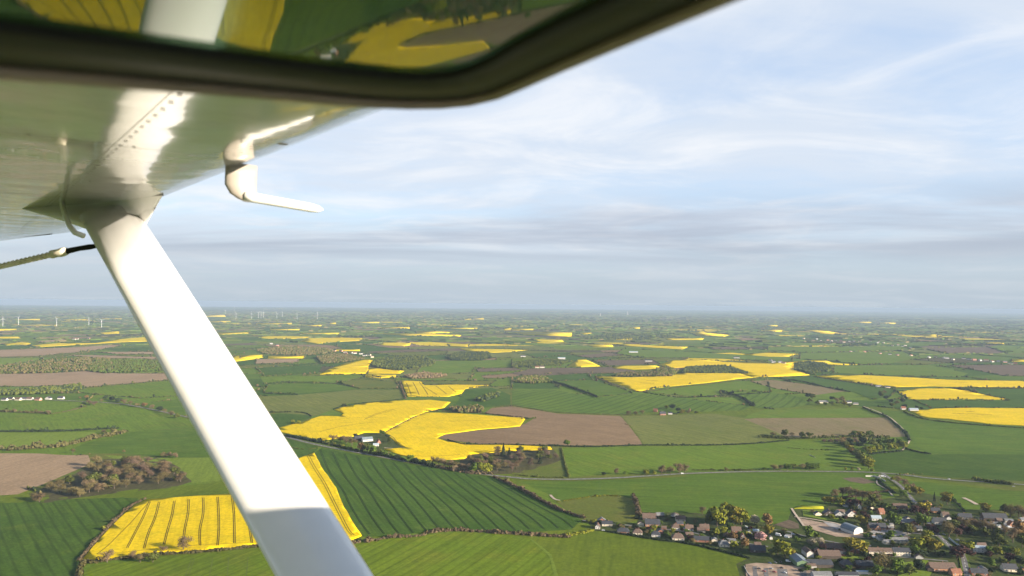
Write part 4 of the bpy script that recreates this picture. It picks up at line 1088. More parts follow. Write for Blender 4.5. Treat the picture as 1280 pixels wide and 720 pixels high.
V = 0
for a in [
    (759, 658, 15, 8, 3, 3.2, -6, 'cream', 'slate', 'cream house with dark roof at the left end of the village'),
    (747, 661.5, 7, 9, 3, 3, -6, 'white', 'brownroof', 'white gabled annex in front of the cream house at the village end', 'house', 'y'),
    (779, 667.5, 17, 10, 2.6, 4, -8, 'brick', 'slate', 'dark roofed bungalow left of the pair by the front hedge', 'house', 'x', 3, 1, True),
    (797, 669, 13, 10, 2.6, 4, -8, 'cream', 'brownroof', 'brown roofed bungalow right of the dark bungalow by the front hedge', 'house', 'x', 3, 1, True),
    (820, 671.5, 12, 9, 2.8, 3.6, -8, 'white', 'slate', 'white bungalow with hipped grey roof by the front hedge', 'house', 'x', 3, 1, True),
    (812, 650.5, 20, 11, 3.2, 5, -4, 'timber', 'brownroof', 'big brown roofed house behind the long slate house'),
    (816, 658.5, 21, 11, 3.2, 5.5, -4, 'obrick', 'slate', 'long slate roofed house with orange brick gable end', 'house', 'x', 5, 1),
    (851, 652, 14, 8, 3, 4, -5, 'cream', 'brownroof', 'brown roofed house behind the pair of white bungalows'),
    (845, 662.5, 11, 9, 2.8, 4.2, -5, 'white', 'brownroof', 'white bungalow with brown hipped roof, left of the white pair', 'house', 'x', 3, 1, True),
    (862, 664, 11, 9, 2.8, 4.2, -3, 'white', 'brownroof', 'white bungalow with brown roof, right of the white pair'),
    (848, 676, 16, 12, 2.8, 5, -6, 'cream', 'brownroof', 'large brown hipped bungalow in front of the white pair', 'house', 'x', 3, 1, True),
    (881, 663.5, 13, 9, 2.8, 4.5, -2, 'brick', 'brownroof', 'red brick house below the tall yellow-green trees'),
    (877, 678, 20, 9, 2.8, 3.4, -10, 'brick', 'slate', 'long low brick bungalow at the front hedge'),
    (906, 684, 13, 10, 2.8, 4.2, -4, 'cream', 'greyroof', 'grey roofed house between the yellow bush and the brick bungalow', 'house', 'x', 3, 1, True),
    (921, 667, 13, 9, 3.2, 4.4, -4, 'brick', 'brownroof', 'brick house with brown roof right of the tall trees'),
    (929, 675, 6, 9, 3.4, 3.6, -8, 'white', 'redroof', 'small white and red gabled house beside the grey yard', 'house', 'y', 1, 0),
    (948, 691, 19, 10, 2.8, 4.5, -4, 'timber', 'slate', 'dark long house at the right end of the front hedge'),
    (945, 666, 8, 5, 2.2, 1.6, -10, 'greyw', 'paleroof', 'small pale shed beside the pink blossom tree', 'shed', 'x', 0, 0),
    (964, 674.5, 4, 4, 2.6, 1.2, 0, 'white', 'greyroof', 'tiny white shed left of the caravans', 'shed', 'y', 0, 0),
    (1004, 709, 15, 26, 5, 2.4, 0, 'green_wall', 'tealroof', 'tall green barn with blue grey metal roof', 'barn', 'y', 0, 0),
    (1013, 697, 9, 18, 5, 3, 0, 'white', 'brownroof', 'narrow barn with white end wall behind the green barn', 'barn', 'y', 0, 0),
    (1026, 710, 30, 14, 3.5, 3.6, -2, 'timber', 'slate', 'long dark shed joined to the green barn', 'shed', 'x', 0, 0),
    (1038, 699, 27, 15, 3.5, 4.5, -2, 'timber', 'brownroof', 'wide brown roofed barn behind the long dark shed', 'barn', 'x', 0, 0),
    (1046, 689, 24, 10, 3.5, 4.5, -4, 'brick', 'brownroof', 'brown roofed farmhouse left of the golden round tree', 'house', 'x', 4, 1),
    (1060, 710, 13, 11, 3.2, 4.6, 0, 'timber', 'slate', 'dark hipped farm shed left of the pair above the containers', 'shed', 'x', 0, 0, True),
    (1082, 711, 20, 11, 3.2, 4.2, -3, 'timber', 'slate', 'dark farm shed right of the pair above the containers', 'shed', 'x', 0, 0),
    (1061, 723, 24, 11, 3, 2, 0, 'greyw', 'slate', 'glazed dark greenhouse at the lower edge', 'greenhouse', 'x', 0, 0),
    (1029, 723, 22, 11, 3, 2.4, 0, 'greyw', 'greyroof', 'grey sheet roofed shed at the lower edge', 'shed', 'x', 0, 0),
    (1081, 718, 18, 4, 2.6, .5, -2, 'white', 'paleroof', 'long white container below the dark farm sheds', 'container', 'x', 0, 0),
    (1101, 695, 29, 10, 4.6, 3.4, -4, 'cream', 'brownroof', 'long schoolhouse left half with reddish brown roof', 'schoolhouse', 'x', 7, 1),
    (1128, 695.5, 21, 11, 5.0, 3.4, -4, 'cream', 'slate', 'schoolhouse right half with rows of sunlit windows', 'schoolhouse', 'x', 6, 1),
    (1084, 692, 9, 8, 2.8, 3, -4, 'white', 'slate', 'little white house at the left end of the schoolhouse', 'house', 'x', 2, 1),
    (1073, 668, 17, 24, 3.6, 5.4, 22, 'white', 'tealroof', 'arched blue grey hall with white front in the dirt yard', 'hall', 'y', 0, 0, False, None, True),
    (1037, 645, 16, 10, 2.8, 5, -2, 'timber', 'slate', 'dark roofed farm building behind the yellow plot', 'house', 'y', 2, 1),
    (1050, 646, 14, 9, 2.8, 4.5, -2, 'greyw', 'greyroof', 'grey roofed house right of the dark roofed farm building', 'house', 'y', 2, 1),
    (1065, 646, 13, 10, 3, 5.2, -2, 'white', 'slate', 'dark house with white window gable behind the arched hall', 'house', 'y', 2, 1),
    (1074, 637, 7, 6, 4, 4, 0, 'white', 'brownroof', 'narrow white house half hidden in the thicket', 'house', 'y', 1, 1),
    (1098, 663, 23, 11, 3.2, 5, -4, 'obrick', 'slate', 'orange brick farmhouse lit by the sun', 'house', 'x', 5, 1),
    (1098, 664, 8, 6, 3.2, 4.6, -4, 'obrick', 'slate', 'central gable porch of the orange brick farmhouse', 'porch', 'y', 1, 0),
    (1096, 651, 14, 8, 3.2, 3, -4, 'white', 'paleroof', 'white house with pale blue roof behind the orange farmhouse', 'house', 'x', 3, 0),
    (1103, 643, 9, 8, 3, 4.5, 10, 'brick', 'redroof', 'small red roofed house in the thicket', 'house', 'x', 2, 1),
    (1136, 656, 20, 11, 3, 3.6, -4, 'white', 'greyroof', 'long grey roofed house right of the bright green tree', 'house', 'x', 4, 1),
    (1115, 658, 5, 4, 2.4, 1.2, 0, 'white', 'greyroof', 'white garden shed left of the bright green tree', 'shed', 'x', 0, 0),
    (1149, 664, 9, 8, 3, 3, -4, 'greyw', 'slate', 'small slate house below the bright round green tree', 'house', 'x', 2, 1),
    (1126, 637, 21, 10, 3, 4.6, -8, 'obrick', 'brownroof', 'brown roofed house with sunlit end wall by the village street', 'house', 'x', 4, 1),
    (1163, 634, 8, 13, 3.2, 4.2, 18, 'pinkw', 'slate', 'pink gabled house beside the dark conifer', 'house', 'y', 2, 1),
    (1170, 641, 13, 8, 2.6, 3.6, -8, 'obrick', 'slate', 'low dark roofed house below the pink gabled house', 'house', 'x', 3, 1),
    (1176, 656, 17, 11, 3.2, 5, -6, 'white', 'slate', 'white cottage with dark roof on the village street', 'house', 'x', 4, 1),
    (1183, 647, 10, 9, 2.8, 4, -6, 'cream', 'brownroof', 'small brown roofed house behind the white street cottage', 'house', 'x', 2, 1),
    (1208, 650, 18, 11, 3.2, 4.6, -8, 'white', 'slate', 'white house with slate roof near the bright lawn', 'house', 'x', 5, 1),
    (1245, 651, 34, 13, 3.4, 5.4, -6, 'timber', 'slate', 'long black barn at the back edge of the village', 'barn', 'x', 0, 0),
    (1266, 659, 8, 8, 3.4, 4, 0, 'obrick', 'redroof', 'small orange gabled house beside the black barn', 'house', 'y', 1, 0),
    (1240, 657, 30, 7, 2.8, 1.2, -4, 'greyw', 'greyroof', 'long flat grey shed in front of the black barn', 'shed', 'x', 0, 0),
    (1249, 660, 6, 4, 2.6, .9, 0, 'white', 'paleroof', 'white hut in the grey yard', 'shed', 'x', 0, 0),
    (1281, 653, 9, 8, 3, 2.6, 0, 'white', 'greyroof', 'pale house cut by the right picture edge', 'house', 'x', 2, 1),
    (1226, 691, 18, 11, 5.4, 1.6, -12, 'white', 'paleroof', 'tall house with pale blue metal roof and white front', 'house', 'x', 4, 1),
    (1180, 715, 30, 13, 3.4, 5, -3, 'obrick', 'brownroof', 'long brown roofed farmhouse at the lower right edge', 'house', 'x', 5, 1),
    (1225, 720, 18, 9, 3, 3.6, -8, 'brick', 'slate', 'slate house at the lower right edge', 'house', 'x', 3, 1),
    (1264, 715, 16, 10, 3, 4.4, -4, 'cream', 'slate', 'slate roofed house under the copper shrubs lower right', 'house', 'x', 3, 1),
    (1125, 679, 22, 8, 3, 3, -4, 'cream', 'greyroof', 'cream house with a long sunlit wall behind the schoolhouse', 'house', 'x', 4, 0),
    (1104, 676, 12, 9, 3, 3, -4, 'white', 'greyroof', 'grey roofed white house by the concrete yard', 'house', 'x', 2, 1),
    (1197, 720, 12, 8, 3, 3.4, 6, 'obrick', 'redroof', 'red roofed cottage at the bottom picture edge', 'house', 'x', 2, 1),
    (986, 672, 8, 4, 2.6, .6, -8, 'white', 'greyroof', 'flat white workshop beside the caravans', 'shed', 'x', 0, 0),
    # farms
    (460, 552, 24, 12, 4, 4.5, 30, 'white', 'tealroof', 'barn with shiny grey roof in the rapeseed farm', 'barn', 'x', 0, 0),
    (449, 551, 20, 12, 4, 5, 20, 'timber', 'slate', 'dark barn left in the rapeseed farm', 'barn', 'x', 0, 0),
    (474, 555, 8, 12, 3.4, 5, 30, 'brick', 'redroof', 'red gabled farmhouse in the rapeseed field', 'house', 'y', 2, 1),
    (470, 558, 12, 7, 3, 2.4, 10, 'white', 'paleroof', 'white outbuilding in front of the rapeseed farmhouse', 'shed', 'x', 2, 0),
    (487, 568.5, 5, 4, 2.8, 1.8, 0, 'white', 'redroof', 'tiny white hut beside the main road below the farm', 'shed', 'x', 0, 0),
    (829, 519, 18, 10, 4, 5, 10, 'brick', 'slate', 'dark farmhouse among trees behind the olive field', 'house', 'x', 3, 1),
    (819, 515, 12, 10, 4, 5, -20, 'brick', 'redroof', 'red roofed barn left of the dark farmhouse', 'barn', 'x', 0, 0),
    (838, 518, 12, 8, 3, 3, 0, 'white', 'slate', 'white shed right of the dark farmhouse', 'shed', 'x', 0, 0),
    (1030, 504, 30, 12, 3.5, 4.5, 0, 'cream', 'greyroof', 'long grey barn of the farm beyond the fallow field', 'barn', 'x', 0, 0),
    (1062, 504, 16, 10, 3.5, 4, 0, 'white', 'slate', 'white farmhouse right of the long grey barn', 'house', 'x', 0, 0),
    (1070, 506, 16, 9, 3, 3, -10, 'cream', 'greyroof', 'low cream shed right of the white farmhouse', 'shed', 'x', 0, 0),
    (1143, 514, 26, 13, 4.5, 3.5, -4, 'white', 'paleroof', 'big white shed beside the nearest right rapeseed field', 'barn', 'x', 0, 0),
    (1130, 512, 14, 11, 3.5, 5, 0, 'white', 'redroof', 'white house with red roof left of the big white shed', 'house', 'x', 0, 0),
    (1099, 484, 22, 11, 3.5, 3.5, 0, 'white', 'greyroof', 'white farm shed between the two right rapeseed strips', 'shed', 'x', 0, 0),
    (1110, 485, 20, 11, 3.5, 4, 0, 'cream', 'slate', 'cream farmhouse between the two right rapeseed strips', 'house', 'x', 0, 0),
    (681, 478, 14, 10, 3.5, 3.5, 0, 'white', 'greyroof', 'small white farmhouse in the grove above the striped wheat', 'house', 'x', 0, 0),
    (702, 449, 44, 16, 6, 4, 0, 'white', 'paleroof', 'big white barn in the distant tree belt', 'barn', 'x', 0, 0),
    (654, 446, 30, 14, 5, 4, 0, 'white', 'slate', 'white distant barn left of the big white barn', 'barn', 'x', 0, 0),
    (811, 452, 40, 14, 5, 4, 0, 'white', 'slate', 'white farm by the dark soil strip', 'barn', 'x', 0, 0),
    (792, 441, 60, 16, 5, 4, 0, 'white', 'paleroof', 'lone white farm in the far green field', 'barn', 'x', 0, 0),
    (921, 448, 36, 16, 5, 5, 0, 'white', 'slate', 'white farm above the middle rapeseed field', 'barn', 'x', 0, 0),
    (2, 492, 20, 14, 4, 5, 0, 'white', 'redroof', 'white house with orange roof at the left picture edge', 'house', 'x', 0, 0),
]:
    house(*a)

# EXTRA sheds and garages close to the village houses
random.seed(33)
VS = [o for o in COL.objects if o.parent is None and o.get('category') in ('house', 'barn', 'schoolhouse') and o.location.y < 1330 and o.location.x > 60]
occ = [(o.location.x, o.location.y, 13.0) for o in COL.objects if o.parent is None and o.get('category') in ('house', 'barn', 'schoolhouse', 'shed', 'hall', 'porch') and o.location.y < 1400]
for o in VS:
    for tr_ in range(16):
        a = random.uniform(0, 6.28); rr = random.uniform(13, 22); x = o.location.x + rr * math.cos(a); y = o.location.y + rr * math.sin(a)
        px, py = (float(v) for v in to_px(x, y, float(T(x, y))))
        if (px < 935 and py > 655 + (px - 757) * .19) or (px < 990 and py > 686) or py > 730 or (py < 640 and px < 1040) or 990 < px < 1110 and 645 < py < 672: continue
        if all(math.hypot(x - b[0], y - b[1]) > b[2] for b in occ): break
    else: continue
    occ.append((x, y, 12.0))
    rf = random.choice(['slate', 'brownroof', 'brownroof', 'greyroof'])
    house(px, py, random.uniform(7, 12), random.uniform(5, 8), 2.6, random.uniform(1.8, 3.2), random.uniform(-12, 8), random.choice(['timber', 'greyw', 'brick', 'cream']), rf, {'slate': 'dark', 'brownroof': 'brown', 'greyroof': 'grey'}[rf] + ' roofed outbuilding by the ' + ' '.join(o['label'].split()[:11]), 'outbuilding', random.choice('xy'), 0, 0, False, None, False, 'outbuildings in the village')
def short(t): return ' '.join(t.split()[:11])
# GARDEN hedges beside the village houses
random.seed(8)
for o in [o for o in COL.objects if o.parent is None and o.get('category') in ('house', 'schoolhouse', 'hall') and o.location.y < 1330 and o.location.x > 60][:60]:
    a = o.rotation_euler.z + random.choice([0, 0, math.pi / 2]); L = random.uniform(7, 14); off = random.choice([-1, 1]) * random.uniform(11, 14)
    ca, sa = math.cos(a), math.sin(a); x0, y0 = o.location.x - sa * off, o.location.y + ca * off
    px, py = to_px(x0, y0, 0)
    if (px < 935 and py > 656 + (px - 757) * .19) or (px < 985 and py > 688): continue
    hedge([(x0 - ca * L, y0 - sa * L), (x0, y0), (x0 + ca * L, y0 + sa * L)], random.uniform(1.2, 2.0), random.uniform(1.8, 3), random.choice(['dark', 'dark', 'olive', 'brown']),
          'garden hedge by the ' + short(o['label']), 0, .3, True, 'garden_hedge')['group'] = 'garden hedges in the village'
# GARDEN bushes, one or two by each village house
random.seed(21)
VH = [o for o in COL.objects if o.parent is None and o.get('category') in ('house', 'barn', 'schoolhouse', 'shed', 'hall') and o.location.y < 1330 and o.location.x > 60]
taken = [(o.location.x, o.location.y, 9.0) for o in VH] + [(t[0].location.x, t[0].location.y, 5.0) for t in TREES]
GP = {'dark': 'dark', 'olive': 'olive', 'green': 'green', 'obare': 'brown', 'copper': 'copper', 'yg': 'yellow-green'}
for o in VH:
    used = set()
    for _ in range(6):
        k = random.choices(list(GP), [.34, .26, .12, .16, .06, .06])[0]
        if k in used: continue
        for tr_ in range(14):
            a = random.uniform(0, 6.28); rr = random.uniform(10, 24); x = o.location.x + rr * math.cos(a); y = o.location.y + rr * math.sin(a) * 1.2
            px, py = to_px(x, y, float(T(x, y)))
            if py < 636 and px < 1100 or py > 735: continue
            if px < 935 and py > 660 + (px - 757) * .19 - 2: continue
            if px < 985 and py > 688: continue
            if all(math.hypot(x - b[0], y - b[1]) > b[2] for b in taken): break
        else: continue
        used.add(k); taken.append((x, y, 4.5))
        r = tag(empty('garden_bush', (x, y, float(T(x, y)) + .1), random.uniform(0, 6.28)), GP[k] + ' garden bush by the ' + short(o['label']), 'bush', 'garden bushes in the village')
        q = random.uniform(.45, .95); r.scale = (q * 1.15, q * 1.15, q * .8)
        c = bpy.data.objects.new('foliage', random.choice(CROWNS[k])); COL.objects.link(c); c.parent = r; c.location = (0, 0, -2.2)

rowl = [('white house with slate roof in the left row, furthest left', 4, 501, 'white', 'slate'), ('wide dark roofed house second in the left row', 12, 500, 'cream', 'slate'), ('cream house with brown roof third in the left row', 21, 500.5, 'cream', 'brownroof'),
        ('grey house fourth in the left row', 29, 500, 'greyw', 'slate'), ('low pale house fifth in the left row', 36, 500, 'white', 'brownroof'), ('red brick house sixth in the left row', 46, 500.5, 'pinkw', 'brownroof'),
        ('white gabled house seventh in the left row', 59, 499.5, 'white', 'slate'), ('small white house at the right end of the left row', 75, 499, 'white', 'slate')]
for lab, X, Yp, wl, rf in rowl:
    house(X, Yp, random.uniform(13, 19), 11, 3.2, 4.6, random.uniform(-15, 15), wl, rf, lab, 'house', 'x' if X != 59 else 'y', 0, 1)

# distant hamlets: small houses of a few pixels
def hamlet(s, n, place, yspread=1.0):
    (x0, y0), (x1, y1) = P(s)
    for k in range(n):
        X = x0 + (x1 - x0) * (k + random.random() * .8) / n; Yp = y0 + (y1 - y0) * (k + .5) / n + random.uniform(-yspread, yspread)
        wl = random.choice(['white', 'white', 'cream', 'pinkw']); rf = random.choice(['slate', 'redroof', 'brownroof', 'greyroof'])
        gx, gy = ground(X, Yp); W = random.uniform(7, 12); D = random.uniform(5, 7); hw, hr = random.uniform(3.5, 5.5), random.uniform(3.5, 5)
        mb = MB()
        mb.add([(-W, -D, -1), (W, -D, -1), (W, D, -1), (-W, D, -1), (-W, -D, hw), (W, -D, hw), (W, D, hw), (-W, D, hw), (-W, 0, hw + hr), (W, 0, hw + hr)], [(0, 1, 5, 4), (1, 2, 6, 9, 5), (2, 3, 7, 6), (3, 0, 4, 8, 7)])
        mb.add([(-W - .4, -D - .5, hw - .2), (W + .4, -D - .5, hw - .2), (W + .4, 0, hw + hr + .2), (-W - .4, 0, hw + hr + .2), (W + .4, D + .5, hw - .2), (-W - .4, D + .5, hw - .2)], [(0, 1, 2, 3), (3, 2, 4, 5)], 1)
        o = mb.build('distant_house', [M[wl], M[rf]]); o.location = (gx, gy, float(T(gx, gy)) + .3); o.rotation_euler = (0, 0, random.uniform(-.6, .6))
        tag(o, place, 'house', place.replace('small distant house', 'houses'))
hamlet('1000 424 1085 429', 14, 'small distant house in the far village right of the copse', 1.5)
hamlet('1085 427 1150 436', 10, 'small distant house in the straggling far village on the right', 1.5)
hamlet('1168 447 1275 455', 14, 'small distant house in the wooded village near the right edge', 1.2)
hamlet('1060 439 1165 447', 7, 'small distant house along the tree line between far villages', 1)
hamlet('412 438 468 446', 11, 'small distant house in the hamlet behind the yellow corner field', 1.4)
hamlet('330 430 400 438', 6, 'small distant house in the brown tree belt right of the strut', 1.5)
hamlet('960 451 982 455', 4, 'small distant house at the end of the middle rapeseed field', .6)
hamlet('640 455 690 461', 4, 'small distant house by the tree belt near the white barns', 1.5)
hamlet('85 425 115 424', 3, 'small distant farmhouse by the long rape strip on the left', .5)

# two pale towers on the far edge of the land
def tower(X, Yp, h, label):
    gx, gy = ground(X, Yp); r = tag(empty('silo_tower', (gx, gy, 0)), label, 'tower')
    mb = MB(); mb.tube([(0, 0, 0), (0, 0, h)], [13, 12], 14); mb.build('shaft', M['white'], r)
    mb = MB(); mb.tube([(0, 0, h), (0, 0, h + 5), (0, 0, h + 9)], [14.5, 14.5, 4], 14); mb.build('cap', M['greyroof'], r)
tower(750.5, 395, 70, 'small pale silo tower on the horizon, lower of two'); tower(784.5, 394, 110, 'taller pale silo tower on the horizon')

# ================================================================== WIND TURBINES
M['turb'] = plain('turbine_white', (.55, .56, .58), .5)
def turbine_meshes():
    tb = MB(); tb.tube([(0, 0, 0), (0, 0, 40), (0, 0, 78)], [2.6, 2.1, 1.5], 10)
    nb = MB(); nb.tube([(0, 4, 80), (0, 2, 80), (0, -5, 80), (0, -6, 80)], [1.4, 2.0, 2.0, 1.2], 8)
    bl = MB(); bl.loft([[(-.8 * s, -.4, z), (0, -.15, z), (.9 * s, .3, z), (0, -.5, z)] for z, s in ((0, .7), (4, 1.9), (14, 1.4), (26, .9), (33, .25))])
    out = []
    for nm, mb in (('tower', tb), ('nacelle', nb), ('blade', bl)):
        me = bpy.data.meshes.new(nm); me.from_pydata(mb.v, [], mb.f); me.materials.append(M['turb']); out.append(me)
    hb = MB(); hb.tube([(0, -5.5, 80), (0, -7, 80), (0, -8, 80)], [1.6, 1.4, .5], 8)
    me = bpy.data.meshes.new('hub'); me.from_pydata(hb.v, [], hb.f); me.materials.append(M['turb']); out.append(me)
    return out
TM = turbine_meshes()
tl = [(3.5, 408, 'leftmost wind turbine, cut close to the left picture edge'), (23, 406.3, 'second wind turbine from the left picture edge'), (70.6, 407.6, 'wind turbine standing in the pinkish far field'),
      (111, 406.9, 'wind turbine left of the last one before the strut'), (127, 409.3, 'wind turbine nearest the strut on its left'), (295, 399, 'first wind turbine right of the strut'),
      (314.6, 398.6, 'wind turbine left of the tight trio'), (323, 397.6, 'left wind turbine of the tight trio'), (326.3, 398.1, 'middle wind turbine of the tight trio'), (329.2, 397.2, 'right wind turbine of the tight trio'),
      (346, 398.5, 'wind turbine right of the tight trio'), (353, 396.6, 'wind turbine with spread blades over the far sheds'), (371.3, 399.2, 'tall wind turbine second from right end'), (396.6, 398.6, 'rightmost wind turbine of the far wind farm'),
      (281.6, 392.2, 'faint far wind turbine beside the strut'), (292.8, 388.6, 'faintest wind turbine close to the horizon')]
for X, Yp, lab in tl:
    gx, gy = ground(X, Yp); d = math.hypot(gx, gy)
    hpx = 9.6 if X < 200 else (5.0 if Yp < 393 else 7.8)
    s = min(hpx * d / F_PX / 97.0, 1.45)
    r = tag(empty('wind_turbine', (gx, gy, float(T(gx, gy))), random.uniform(-.5, .5)), lab, 'wind turbine', 'wind turbines on the far plain')
    r.scale = (s, s, s)
    link('tower', TM[0], r); link('nacelle', TM[1], r); link('hub', TM[3], r)
    a0 = random.uniform(0, 2.1)
    for k in range(3):
        b = link('blade', TM[2], r, (0, -6.4, 80)); b.rotation_euler = (0, a0 + k * 2.0944, 0)

# ================================================================== VEHICLES
M['tyre'] = plain('tyre_rubber', (.02, .02, .02), .9)
paints = {'white': (.78, .78, .78), 'silver': (.42, .43, .45), 'black': (.025, .025, .03), 'red': (.35, .03, .025), 'blue': (.04, .08, .22), 'grey': (.16, .16, .17)}
for k, c in paints.items(): M['paint_' + k] = plain('car_paint_' + k, c, .25, 0, .5, 0, 1, .6)
def rounded(mb, prof, w, inset=.12):
    """side profile (y, z) swept across, edges drawn in"""
    cyy = sum(p[0] for p in prof) / len(prof); czz = sum(p[1] for p in prof) / len(prof)
    rings = []
    for x, k in ((-w / 2, 1 - inset), (-w / 2 + .12, 1), (w / 2 - .12, 1), (w / 2, 1 - inset)):
        rings.append([(x, cyy + (py - cyy) * k, czz + (pz - czz) * k) for py, pz in prof])
    mb.loft(rings)
def car_me(kind, paint):
    b = MB(); g = MB()
    if kind == 'car':
        rounded(b, [(-2.1, .35), (-2.15, .75), (-1.2, .92), (1.5, .95), (2.1, .85), (2.1, .35)], 1.75, .06)
        rounded(g, [(-1.15, .9), (-.45, 1.42), (.95, 1.42), (1.65, .93)], 1.5, .12)
        rounded(b, [(-.45, 1.40), (-.35, 1.48), (.85, 1.48), (.95, 1.40)], 1.42, .1)
    else:
        rounded(b, [(-2.7, .4), (-2.75, 1.0), (-1.9, 1.25), (-1.35, 2.2), (2.6, 2.25), (2.7, .4)], 2.0, .05)
        rounded(g, [(-1.95, 1.3), (-1.45, 2.05), (-.6, 2.05), (-.5, 1.3)], 2.03, .05)
    out = []
    for nm, m, mb in (('body', M['paint_' + paint], b), ('windows', M['glass'], g)):
        me = bpy.data.meshes.new(nm); me.from_pydata(mb.v, [], mb.f); me.materials.append(m); out.append(me)
    return out
def wheel_me():
    mb = MB(); mb.tube([(-.11, 0, 0), (.11, 0, 0)], .34, 10); me = bpy.data.meshes.new('wheel'); me.from_pydata(mb.v, [], mb.f); me.materials.append(M['tyre']); return me
def vehicle(X, Yp, rz, kind, paint, label, scale=1.0, lift=.75):
    bm_, gm_ = shared(('veh', kind, paint), lambda: car_me(kind, paint)); wm = shared('wheel', wheel_me)
    gx, gy = ground(X, Yp)
    r = tag(empty({'car': 'parked_car', 'van': 'van', 'caravan': 'caravan'}[kind], (gx, gy, float(T(gx, gy)) + lift), R(rz)), label, kind); r.scale = (scale,) * 3
    link('body', bm_, r); link('windows', gm_, r)
    L = 1.35 if kind == 'car' else 1.75
    for sx in (-.82, .82):
        for sy in (-L, L): link('wheel', wm, r, (sx, sy, .34))
for a in [(1186.5, 599.6, 80, 'car', 'white', 'white car driving on the main road'), (1267, 609, 78, 'car', 'silver', 'silver car on the main road near the right edge'), (853, 593, 84, 'van', 'white', 'white van on the main road behind the bare trees'),
          (973, 670.5, 50, 'caravan', 'white', 'long white caravan standing in the lane', 1.4), (983.5, 673, 60, 'caravan', 'white', 'white caravan nearest the flat workshop', 1.1), (991.5, 669.5, 75, 'van', 'silver', 'silver van behind the white workshop'),
          (933, 660.5, 20, 'van', 'white', 'white van beside the brick house with brown roof'), (985, 703, 75, 'van', 'white', 'white van parked left of the green barn'), (962, 705, 40, 'car', 'blue', 'blue car left in the car yard'),
          (969, 704.5, 35, 'car', 'grey', 'grey car beside the blue car'), (976, 704, 35, 'car', 'black', 'black car beside the white van'), (949, 712, 45, 'car', 'black', 'black car in the second line of the car yard'),
          (955, 715, 45, 'car', 'red', 'red car in the car yard'), (964, 712, 45, 'car', 'silver', 'silver car in the middle of the car yard'), (968, 716, 45, 'car', 'red', 'red car at the bottom edge of the car yard'),
          (977, 711, 45, 'car', 'black', 'black car right in the car yard'), (981, 717, 45, 'car', 'white', 'white car at the bottom edge of the car yard'), (1180, 669, 30, 'car', 'silver', 'silver car on the village street'),
          (1197, 676, 40, 'car', 'white', 'white car beside the village street'), (1262, 660, 80, 'van', 'white', 'white van in the grey yard by the orange house'), (1104, 597, 70, 'van', 'white', 'white lorry turning at the road junction', 1.5),
          (1089, 664, 80, 'car', 'black', 'black car before the orange brick farmhouse'), (1111, 667, 80, 'car', 'silver', 'silver car on the concrete yard'), (1093, 673, 75, 'van', 'white', 'white van right of the dirt yard'),
          (754, 664, 80, 'car', 'white', 'white car beside the white gabled annex'), (855, 662, 0, 'car', 'white', 'white car between the two white bungalows'), (803, 663, 60, 'car', 'white', 'white car by the brown roofed bungalow')]:
    vehicle(*a)
# white wall panels round the junction stop
def low_wall(line, h, mk, label, th=.35):
    pts = [ground(*p) for p in P(line)]; mb = MB()
    for (x0, y0), (x1, y1) in zip(pts, pts[1:]):
        L = math.hypot(x1 - x0, y1 - y0); a = math.atan2(y1 - y0, x1 - x0); xm, ym = (x0 + x1) / 2, (y0 + y1) / 2
        mb.box((xm, ym, float(T(xm, ym)) + h / 2 + .2), (L + .1, th, h), 0, a)
    tag(mb.build('wall', M[mk]), label, 'wall')
low_wall('1186 674 1197 682 1205 687', 2.2, 'paleroof', 'pale blue boundary wall along the village street')
low_wall('1205 687 1216 689', 2.0, 'white', 'white garden wall right of the pale blue wall')
low_wall('1082 596 1092 596.2 1101 598', 2.4, 'white', 'white shelter wall at the road junction')
low_wall('1102 599 1107 602', 1.8, 'white', 'low white wall behind the road junction')
low_wall('930 708 934 716 942 726', 1.0, 'white', 'low white edge wall of the car yard')
low_wall('1012 569 1019 572', 1.0, 'white', 'pale water trough in the olive meadow')

# ================================================================== AIRCRAFT seen from its opened left window
s_ax = Vector((-math.sin(R(36)), math.cos(R(36)), .030)).normalized()     # towards the left wing tip
c0 = Vector((math.cos(R(36)), math.sin(R(36)), 0))                         # towards the nose
CZ = 0.0
c_ax = Vector((c0.x, c0.y, CZ)).normalized()
n_up = c_ax.cross(s_ax).normalized()
if n_up.z < 0: n_up = -n_up
W0 = CAM + ray(148, 247) * 2.30                                            # strut foot on the wing skin
def on_plane(X, Y, p0, n):
    d = ray(X, Y); t = (p0 - CAM).dot(n) / d.dot(n); return CAM + d * t
def wpt(X, Y, lift=0.0): return on_plane(X, Y, W0 + n_up * lift, n_up)

def paint_mat(name, col, rough=.10, coat=1.0, bump=.10, bscale=9.0, dirt=.06):
    m, nt, b = nodes_mat(name)
    b.inputs['Roughness'].default_value = rough; b.inputs['Coat Weight'].default_value = coat; b.inputs['Coat Roughness'].default_value = .04
    b.inputs['Specular IOR Level'].default_value = .6
    o = coords(nt)
    f = noise(nt, o, 5, 5, .65, .45, .75)
    nt.links.new(mixc(nt, f, col, tuple(c * (1 - dirt * 3) for c in col)), b.inputs['Base Color'])
    if bump:
        nz = nt.nodes.new('ShaderNodeTexNoise'); nz.inputs['Scale'].default_value = bscale; nz.inputs['Detail'].default_value = 1.5
        nt.links.new(o, nz.inputs['Vector'])
        bp = nt.nodes.new('ShaderNodeBump'); bp.inputs['Strength'].default_value = bump; bp.inputs['Distance'].default_value = .02
        nt.links.new(nz.outputs['Fac'], bp.inputs['Height'])
        nt.links.new(bp.outputs['Normal'], b.inputs['Normal']); nt.links.new(bp.outputs['Normal'], b.inputs['Coat Normal'])
    return m
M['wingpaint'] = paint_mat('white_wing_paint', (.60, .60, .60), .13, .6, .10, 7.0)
M['strutpaint'] = paint_mat('white_strut_paint', (.84, .835, .82), .36, .6, 0, 1, .02)
